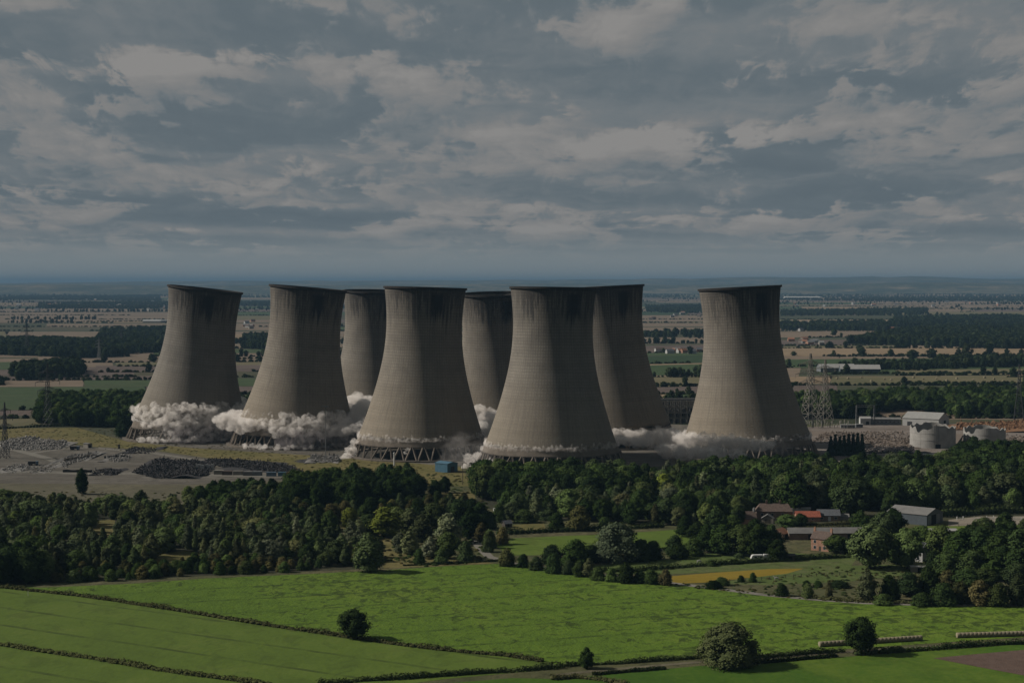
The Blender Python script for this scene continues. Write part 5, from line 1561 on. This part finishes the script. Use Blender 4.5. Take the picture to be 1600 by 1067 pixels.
# masses
CLEAR = [[(128, 852), (142, 812), (186, 812), (180, 852)], [(232, 888), (240, 866), (290, 861), (318, 864), (300, 890), (250, 892)]]
def hn(x, y_): return 0.5 + 0.25 * (math.sin(x * .045 + 1.3) * math.cos(y_ * .051) + math.sin(x * .11 + y_ * .07))
PL0 = len(TREES)
scatter([(-300, 912), (60, 908), (85, 894), (200, 890), (330, 882), (470, 882), (560, 888), (598, 876), (560, 850), (500, 826), (440, 802), (300, 796), (-300, 797)], 7.0, 5.0, 11.5, ['birch', 'plant', 'plant', 'plant', 'broad', 'broad', 'willowy', 'birch'], 'plantation', CLEAR, wr=(0.8, 1.5))
for i in range(PL0, len(TREES)):
    r_ = TREES[i]
    f_ = 0.62 + 0.6 * hn(r_[0], r_[1])
    TREES[i] = (r_[0], r_[1], r_[2] * f_, r_[3] * f_) + r_[4:]
scatter([(60, 912), (200, 906), (330, 898), (500, 892), (500, 882), (330, 880), (200, 890), (60, 898)], 5.2, 2.6, 5.0, ['brownbush', 'bush', 'darkbush'], 'plantation_edge')
scatter([(-300, 916), (60, 915), (60, 885), (-300, 885)], 7, 9, 14, ['dark', 'dark', 'oak'], 'plantation')
scatter([(275, 790), (330, 780), (450, 776), (450, 792), (330, 800)], 9, 9, 12.5, ['dark', 'oak', 'dark', 'broad'], 'clump')
scatter([(448, 800), (470, 772), (560, 768), (655, 772), (662, 780), (640, 790), (560, 800)], 8.5, 12.5, 17, ['dark', 'oak', 'dark'], 'clump')
scatter([(440, 830), (450, 802), (560, 802), (640, 792), (720, 785), (760, 800), (640, 806), (560, 810), (500, 826)], 9, 5, 9, ['plant', 'darkbush', 'brownbush', 'dark'], 'scrub')
scatter([(740, 778), (745, 764), (900, 764), (940, 768), (940, 790), (800, 790)], 8, 12, 19, ['dark', 'oak', 'dark', 'oak', 'broad'], 'midwood')
scatter([(780, 812), (790, 790), (930, 786), (1080, 790), (1150, 800), (1130, 822), (1000, 822), (880, 812)], 8.5, 6, 14, ['dark', 'broad', 'dark', 'plant', 'willowy', 'oak', 'poplar'], 'midwood')
scatter([(930, 790), (940, 764), (1060, 758), (1300, 757), (1310, 770), (1240, 792), (1160, 796), (1060, 790)], 8.5, 9, 17, ['dark', 'oak', 'dark', 'broad', 'plant', 'broad', 'dark', 'poplar', 'birch'], 'rightwood')
scatter([(1180, 797), (1300, 775), (1330, 752), (1820, 745), (1820, 800), (1480, 803), (1350, 800)], 8.5, 9, 19, ['dark', 'oak', 'dark', 'broad', 'plant', 'dark', 'oak', 'willowy'], 'rightwood')
scatter([(1060, 757), (1110, 748), (1300, 740), (1310, 757)], 8, 11, 14, ['dark', 'oak'], 'rightwood')
scatter([(1340, 752), (1340, 742), (1440, 738), (1440, 748)], 8, 8, 12, ['dark', 'oak'], 'rightwood')
scatter([(1490, 748), (1500, 722), (1820, 722), (1820, 745)], 8.5, 12, 17, ['dark', 'oak'], 'rightwood')
scatter([(1500, 900), (1520, 840), (1820, 838), (1820, 930)], 9, 7, 13, ['dark', 'broad'], 'hamlet')
scatter([(1090, 826), (1130, 800), (1190, 798), (1150, 824)], 8, 8, 12, ['dark', 'broad'], 'hamlet')
# bands behind the towers
FARW = []
def farwood(pp, spacing, h0, h1, thr=-0.35):
    tmp = []
    scatter(pp, spacing, h0, h1, ['far'], 'far', out=tmp)
    for r_ in tmp:
        q = 0.0025 if spacing > 25 else 0.011
        v = math.sin(r_[0] * q * 1.7 + 3 * math.sin(r_[1] * q * 0.9)) + 0.7 * math.sin(r_[1] * q * 1.3 + r_[0] * q * 0.6) + 0.5 * random.uniform(-1, 1)
        if v > thr: FARW.append(r_)
scatter([(60, 664), (65, 632), (230, 628), (262, 640), (250, 668), (150, 668)], 8.5, 9, 15, ['dark', 'broad', 'oak'], 'leftwood')
scatter([(1290, 655), (1290, 630), (1400, 625), (1500, 622), (1820, 622), (1820, 655), (1500, 652), (1420, 640)], 9, 9, 15, ['dark', 'broad', 'oak'], 'backwood')
scatter([(1200, 660), (1210, 632), (1300, 628), (1300, 652)], 10, 9, 14, ['dark', 'broad'], 'backwood')
scatter([(230, 640), (600, 640), (600, 652), (240, 660)], 9, 8, 13, ['dark', 'broad'], 'leftwood')
farwood([(330, 640), (1090, 640), (1090, 625), (330, 622)], 16, 5, 10)
farwood([(-40, 553), (-40, 538), (110, 536), (250, 540), (250, 556), (130, 560)], 11, 9, 16)
farwood([(15, 593), (22, 583), (125, 578), (130, 586), (100, 592)], 10, 12, 18)
farwood([(1325, 538), (1370, 530), (1420, 520), (1820, 512), (1820, 545), (1450, 545)], 11, 12, 18)
farwood([(1220, 516), (1220, 508), (1380, 506), (1390, 518)], 16, 9, 15)
farwood([(1380, 512), (1400, 498), (1820, 492), (1820, 510)], 18, 9, 14)
farwood([(1330, 578), (1340, 572), (1420, 572), (1540, 575), (1540, 580)], 12, 8, 12)
farwood([(1460, 575), (1470, 566), (1820, 560), (1820, 574)], 12, 8, 14)
farwood([(1000, 527), (1000, 522), (1100, 522), (1100, 529)], 16, 10, 14)
farwood([(-40, 470), (-40, 464), (250, 462), (250, 472)], 40, 9, 15)
farwood([(60, 482), (60, 474), (430, 472), (430, 484)], 30, 9, 14)
farwood([(150, 538), (160, 518), (260, 516), (260, 536)], 16, 9, 14)
farwood([(380, 545), (380, 528), (430, 528), (430, 548)], 14, 9, 14)
farwood([(1010, 488), (1010, 480), (1100, 478), (1100, 490)], 25, 9, 14)
farwood([(1220, 494), (1220, 484), (1450, 484), (1450, 492)], 28, 9, 14)
farwood([(1220, 472), (1220, 466), (1820, 464), (1820, 470)], 50, 9, 15)
farwood([(-60, 458), (-60, 452), (1660, 450), (1660, 458)], 80, 9, 15, 0.35)
farwood([(-60, 466), (-60, 461), (1660, 460), (1660, 465)], 70, 9, 15, 0.45)
farwood([(-60, 500), (-60, 466), (1660, 466), (1660, 500)], 40, 6, 13, 1.6)
for px, py, h, w_ in ((1164, 553, 14, 16), (1078, 553, 12, 12), (1240, 556, 7, 12), (1425, 560, 13, 24), (1456, 560, 15, 22), (1510, 560, 22, 24), (1546, 553, 16, 18), (20, 588, 16, 16), (35, 590, 13, 11), (115, 584, 22, 20), (130, 584, 16, 14), (238, 565, 12, 18), (60, 548, 10, 12), (1303, 524, 10, 12), (1025, 526, 12, 12), (1040, 526, 13, 11), (1055, 526, 14, 14), (1070, 527, 14, 13), (1088, 527, 13, 12), (1500, 620, 18, 20), (1600, 622, 20, 22)):
    x, y_ = G(px, py); s_ = S(py)
    FARW.append((x, y_, h / s_, w_ / s_, 'far', None, None))
REG = {
 'conifers': ('row of clipped dark conifers left of the broken silos', 'dark pointed conifer in the short row left of the broken silos', 'conifers left of the broken silos'),
 'scrub': ('', 'leafy tree in the mixed scrub between plantation and lane', 'trees of the middle scrub'),
 'lane': ('', 'bushy tree in the thicket beside the lane and small green field', 'thicket along the lane'),
 'verge': ('', 'bushy shrub in the rough verge above the right foreground field', 'shrubs of the right verge'),
 'hamlet': ('', 'dark garden tree standing among the hamlet buildings', 'trees round the hamlet'),
 'plantation': ('left_plantation', 'young tree in the dense plantation on the left', 'trees of the left plantation'),
 'plantation_edge': ('plantation_fringe', 'low shrub on the front edge of the left plantation', 'shrubs edging the left plantation'),
 'clump': ('dark_clump', 'tall dark tree in the clump before the left towers', 'dark clump before the left towers'),
 'midwood': ('middle_wood', 'dark tree in the wood before the largest tower', 'wood before the largest tower'),
 'rightwood': ('right_wood', 'dark tree in the broad wood on the right', 'broad wood on the right'),
 'leftwood': ('', 'tree in the wood left of the leftmost tower', 'wood left of the leftmost tower'),
 'backwood': ('', 'tree in the wood behind the switch yard at right', 'wood behind the switch yard')}
LOOK = {'oak': 'round dark', 'dark': 'tall dark oval', 'broad': 'rounded mid green', 'birch': 'slender pointed', 'plant': 'bushy olive', 'poplar': 'narrow upright', 'willowy': 'spreading olive', 'bush': 'rounded green', 'darkbush': 'rounded dark', 'brownbush': 'rounded brownish', 'conifer': 'dark pointed', 'lime': 'lime green', 'far': 'small'}
WHERE = {
 'rightwood': [(1000, 'in the wood right of the largest tower'), (1090, 'in the wood above the spreading willow'), (1180, 'in the wood before the wide dust bank'), (1290, 'in the wood below the rightmost tower'), (1370, 'in the wood below the short conifer row'), (1440, 'in the wood above the large cattle barn'), (1520, 'in the wood below the larger broken silo'), (9999, 'in the wood above the sand arena')],
 'hamlet': [(1100, 'left of the horse pasture'), (1170, 'below the brown roofed brick house'), (1225, 'behind the white caravan'), (1330, 'beside the long low barn'), (1450, 'round the white house'), (1520, 'below the flat roofed stable'), (1570, 'on the right edge of the hamlet'), (9999, 'at the far right of the hamlet')],
 'scrub': [(500, 'behind the left plantation'), (590, 'left of the lime green tree'), (650, 'around the lime green tree'), (700, 'in the scrub left of the lane'), (9999, 'in the scrub beside the lane end')],
 'lane': [(800, 'at the lane bend'), (880, 'by the small green field corner'), (960, 'on the lane before the pale willow'), (9999, 'on the lane beside the yellow field')],
 'verge': [(1200, 'at the foot of the yellow field'), (1320, 'on the rough paddock'), (1460, 'on the verge by the upright lane tree'), (1540, 'on the verge right of the field shelter'), (9999, 'on the verge at the right edge')],
 'clump': [(350, 'in the small clump before the left site'), (450, 'in the clump before the containers'), (540, 'in the clump before the second tower'), (610, 'in the clump below the clear tower legs'), (9999, 'in the clump left of the blue shed')],
 'midwood': [(800, 'in the wood right of the blue shed'), (870, 'in the wood above the small hut'), (940, 'in the wood before the largest tower'), (1040, 'above the small green field'), (9999, 'above the left end of the hamlet')],
 'plantation': [(120, 'at the left end of the plantation'), (300, 'by the plantation clearing'), (450, 'in the middle of the plantation'), (9999, 'at the right end of the plantation')],
 'plantation_edge': [(200, 'edging the left of the plantation'), (350, 'edging the middle of the plantation'), (9999, 'edging the right of the plantation')],
 'leftwood': [(9999, 'in the wood left of the leftmost tower')], 'backwood': [(9999, 'in the wood behind the switch yard')],
 'conifers': [(1302, 'first from the left in the row by the broken silos'), (1309, 'second from the left in the row by the broken silos'), (1316, 'third from the left in the row by the broken silos'), (1323, 'fourth from the left in the row by the broken silos'), (1330, 'fifth from the left in the row by the broken silos'), (1337, 'sixth from the left in the row by the broken silos'), (1344, 'seventh from the left in the row by the broken silos'), (9999, 'last on the right in the row by the broken silos')]}
MEAN = {}
for rec in TREES: MEAN.setdefault(rec[5], []).append(rec)
MEAN = {k_: (sorted(r[1] for r in v)[len(v) // 2], sorted(r[2] for r in v)[len(v) // 2]) for k_, v in MEAN.items()}
def describe(rec, noun):
    px = 800 + F * rec[0] / rec[1]
    where = next(t for lim, t in WHERE[rec[5]] if px < lim)
    if rec[5] == 'conifers': return LOOK[rec[4]] + ' conifer, ' + where
    my, mh = MEAN[rec[5]]
    row = 'front row ' if rec[1] < my else 'back row '
    return row + LOOK[rec[4]] + ' ' + noun + ' ' + where
for rec in SPECIAL:
    k_ = rec[4]
    place_tree(rec, 'conifer_tree' if k_ == 'conifer' else 'willow_tree' if k_ in ('willow', 'weeping') else 'tree', rec[6], 'tree')
LISTED = ('scrub', 'lane', 'verge', 'hamlet', 'conifers')
TREES.sort(key=lambda r: -(r[2] / math.hypot(r[0], r[1])) * (9.0 if r[5] == 'conifers' else 1.3 if r[5] in LISTED else 1.0))
n_tree, n_shrub, rest = len(SPECIAL), 0, {}
for rec in TREES:
    shrub = rec[4] in ('bush', 'darkbush', 'brownbush')
    px = 800 + F * rec[0] / rec[1]
    vis = -30 < px < 1630
    if shrub and vis and n_shrub < 120:
        n_shrub += 1
        place_tree(rec, 'shrub', describe(rec, 'shrub'), 'shrub', REG[rec[5]][2])
    elif not shrub and vis and n_tree < 298:
        n_tree += 1
        place_tree(rec, 'conifer_tree' if rec[4] == 'conifer' else 'tree', describe(rec, 'tree'), 'tree', REG[rec[5]][2])
    else:
        rest.setdefault(rec[5], []).append(rec)
NAMES = {'scrub': 'scrub_trees', 'lane': 'lane_thicket', 'verge': 'verge_shrubs', 'hamlet': 'garden_trees', 'plantation': 'plantation', 'plantation_edge': 'plantation_fringe', 'clump': 'dark_wood', 'midwood': 'dark_wood', 'rightwood': 'dark_wood', 'leftwood': 'distant_wood', 'backwood': 'distant_wood', 'conifers': 'conifers'}
MASSL = {'scrub': 'mixed green scrub filling the ground between plantation and lane', 'lane': 'thicket beside the lane and small green field', 'verge': 'rough shrubs above the right foreground field', 'hamlet': 'garden trees massed round the hamlet', 'plantation': 'dense young mixed plantation covering the left middle ground', 'plantation_edge': 'low shrub fringe at the foot of the left plantation',
         'clump': 'dark tree clump before the left towers', 'midwood': 'dark wood before the largest tower', 'rightwood': 'broad dark wood across the right middle ground', 'leftwood': 'wood left of the leftmost tower', 'backwood': 'wood behind the switch yard at right', 'conifers': 'conifers'}
for rg, pts in rest.items():
    mass(NAMES[rg], pts, MASSL[rg], 'wood')
mass('distant_woodland', FARW, 'far blue green woods on the plain behind the towers', 'wood')
mass('distant_hedgerows', FAR_HEDGE, 'far hedgerows dividing the fields of the plain', 'hedgerow')

# undergrowth and rough tufts over the wasteland
TUFT = []
scatter([(600, 888), (540, 830), (600, 800), (760, 780), (770, 878), (690, 884)], 3.2, .4, .9, ['bush', 'brownbush'], 'scrub', out=TUFT, prob=.5, wr=(1.8, 3.5))
scatter([(920, 900), (1050, 880), (1340, 868), (1440, 896), (1400, 940), (1200, 928), (1060, 914)], 3.0, .25, .6, ['bush', 'brownbush'], 'verge', out=TUFT, prob=.4, wr=(2.0, 4.5), holes=[[(1040, 915), (1040, 896), (1256, 884), (1270, 890), (1160, 908)], [(920, 884), (1040, 870), (1340, 862), (1340, 884), (1200, 890), (1040, 897)]])
scatter([(-100, 766), (300, 770), (460, 752), (480, 742), (720, 740), (740, 780), (450, 790), (-100, 790)], 4.0, .3, .7, ['bush', 'brownbush'], 'x', out=TUFT, prob=.35, wr=(2, 4.5))
scatter([(-100, 690), (-100, 672), (180, 668), (400, 702), (720, 730), (720, 740), (480, 738), (300, 710)], 4.5, .2, .45, ['brownbush'], 'x', out=TUFT, prob=.3, wr=(3, 6))
scatter([(760, 880), (900, 896), (1100, 921), (1300, 941), (1600, 948), (1600, 944), (1300, 936), (1100, 915), (900, 890)], 2.0, .25, .5, ['brownbush', 'bush'], 'x', out=TUFT, prob=.4, wr=(2, 4))
mass('rough_growth', TUFT, 'rough tussocks and weeds over the waste ground', 'undergrowth')

# ---------------- far houses and sheds
FH = [(235, 503, 34, 'pale far glasshouse left of the leftmost tower', W_WHITE, R_PALE, 16), (258, 503, 22, 'second pale far glasshouse beside the leftmost tower', W_WHITE, R_PALE, 16)]
house('far_glasshouse', 244, 504, 78, 16, 4.5, 4, 0, W_WHITE, W_WHITE, 'long white glasshouse on the plain left of the leftmost tower', 'glasshouse')
house('far_glasshouse', 261, 504, 36, 16, 4.5, 4, 0, W_WHITE, W_WHITE, 'shorter white glasshouse touching the leftmost tower outline', 'glasshouse')
house('far_barn', 1309, 582, 46, 22, 6, 4.5, 4, W_GREY, R_PALE, 'left one of two far pale roofed barns beyond the switch yard', 'barn')
house('far_barn', 1346, 584, 50, 24, 6, 5, -6, W_BLUEGREY, R_PALE, 'right darker one of two far barns beyond the switch yard', 'barn')
house('far_warehouse', 1254, 468, 240, 60, 14, 6, 0, W_WHITE, W_WHITE, 'bright white far warehouse right of the rightmost tower', 'warehouse')
house('far_warehouse', 1392, 450, 520, 90, 22, 8, 0, W_WHITE, W_WHITE, 'pale long warehouse near the horizon at right', 'warehouse')
house('far_warehouse', 1415, 454, 380, 80, 18, 8, 0, W_WHITE, R_PALE, 'lower pale warehouse near the horizon at right', 'warehouse')
fh = random.Random(77)
VILL = [((20, 240), (544, 553), 13, 'house in the village among dark trees at left', 'far village at left'), ((190, 236), (540, 550), 10, 'house in the village among dark trees at left', 'far village at left'),
        ((1020, 1095), (549, 553), 12, 'tiny pale house in the hamlet between the right-hand towers', 'far hamlet between the right-hand towers'),
        ((1235, 1300), (532, 540), 9, 'tiny house in the far village right of the rightmost tower', 'far village at right'), ((1225, 1420), (505, 518), 14, 'tiny house in the far village right of the rightmost tower', 'far village at right'),
        ((1240, 1590), (462, 480), 26, 'speck of a pale house far out on the right plain', 'scattered houses on the right plain'), ((10, 430), (466, 486), 26, 'speck of a pale house far out on the left plain', 'scattered houses on the left plain'), ((1010, 1100), (480, 500), 7, 'speck of a pale house far out on the right plain', 'scattered houses on the right plain'),
        ((380, 425), (500, 520), 6, 'speck of a pale house far out on the left plain', 'scattered houses on the left plain')]
for (x0, x1), (y0, y1), n, lb, gp in VILL:
    for i in range(n):
        py = fh.uniform(y0, y1)
        big = 1.0 + max(0, (500 - py) / 30) * fh.random()
        o = house('far_house', fh.uniform(x0, x1), py, fh.uniform(9, 15) * big, 8 * big, 4.5 * big, 3 * big, fh.uniform(-40, 40), fh.choice((W_WHITE, W_WHITE, W_STONE, W_BRICK)), fh.choice((R_SLATE, R_ORANGE, R_GREY, R_PALE, R_BROWN)), lb, 'house')
        o['group'] = gp

# ================================================================== HAZE
hz, hnt = new_mat('haze')
ho = hnt.n('ShaderNodeOutputMaterial')
hv = hnt.n('ShaderNodeVolumePrincipled')
hv.inputs['Color'].default_value = (0.128, 0.222, 0.325, 1)
hv.inputs['Density'].default_value = 5.0e-5
hv.inputs['Anisotropy'].default_value = 0.0
hnt.t.links.new(hv.outputs[0], ho.inputs['Volume'])
tag(MB().box(-E - 100, -2100, -3, E + 100, E + 100, 222).build('haze', hz), 'thin blue haze lying over the whole plain', 'haze', kind='stuff')
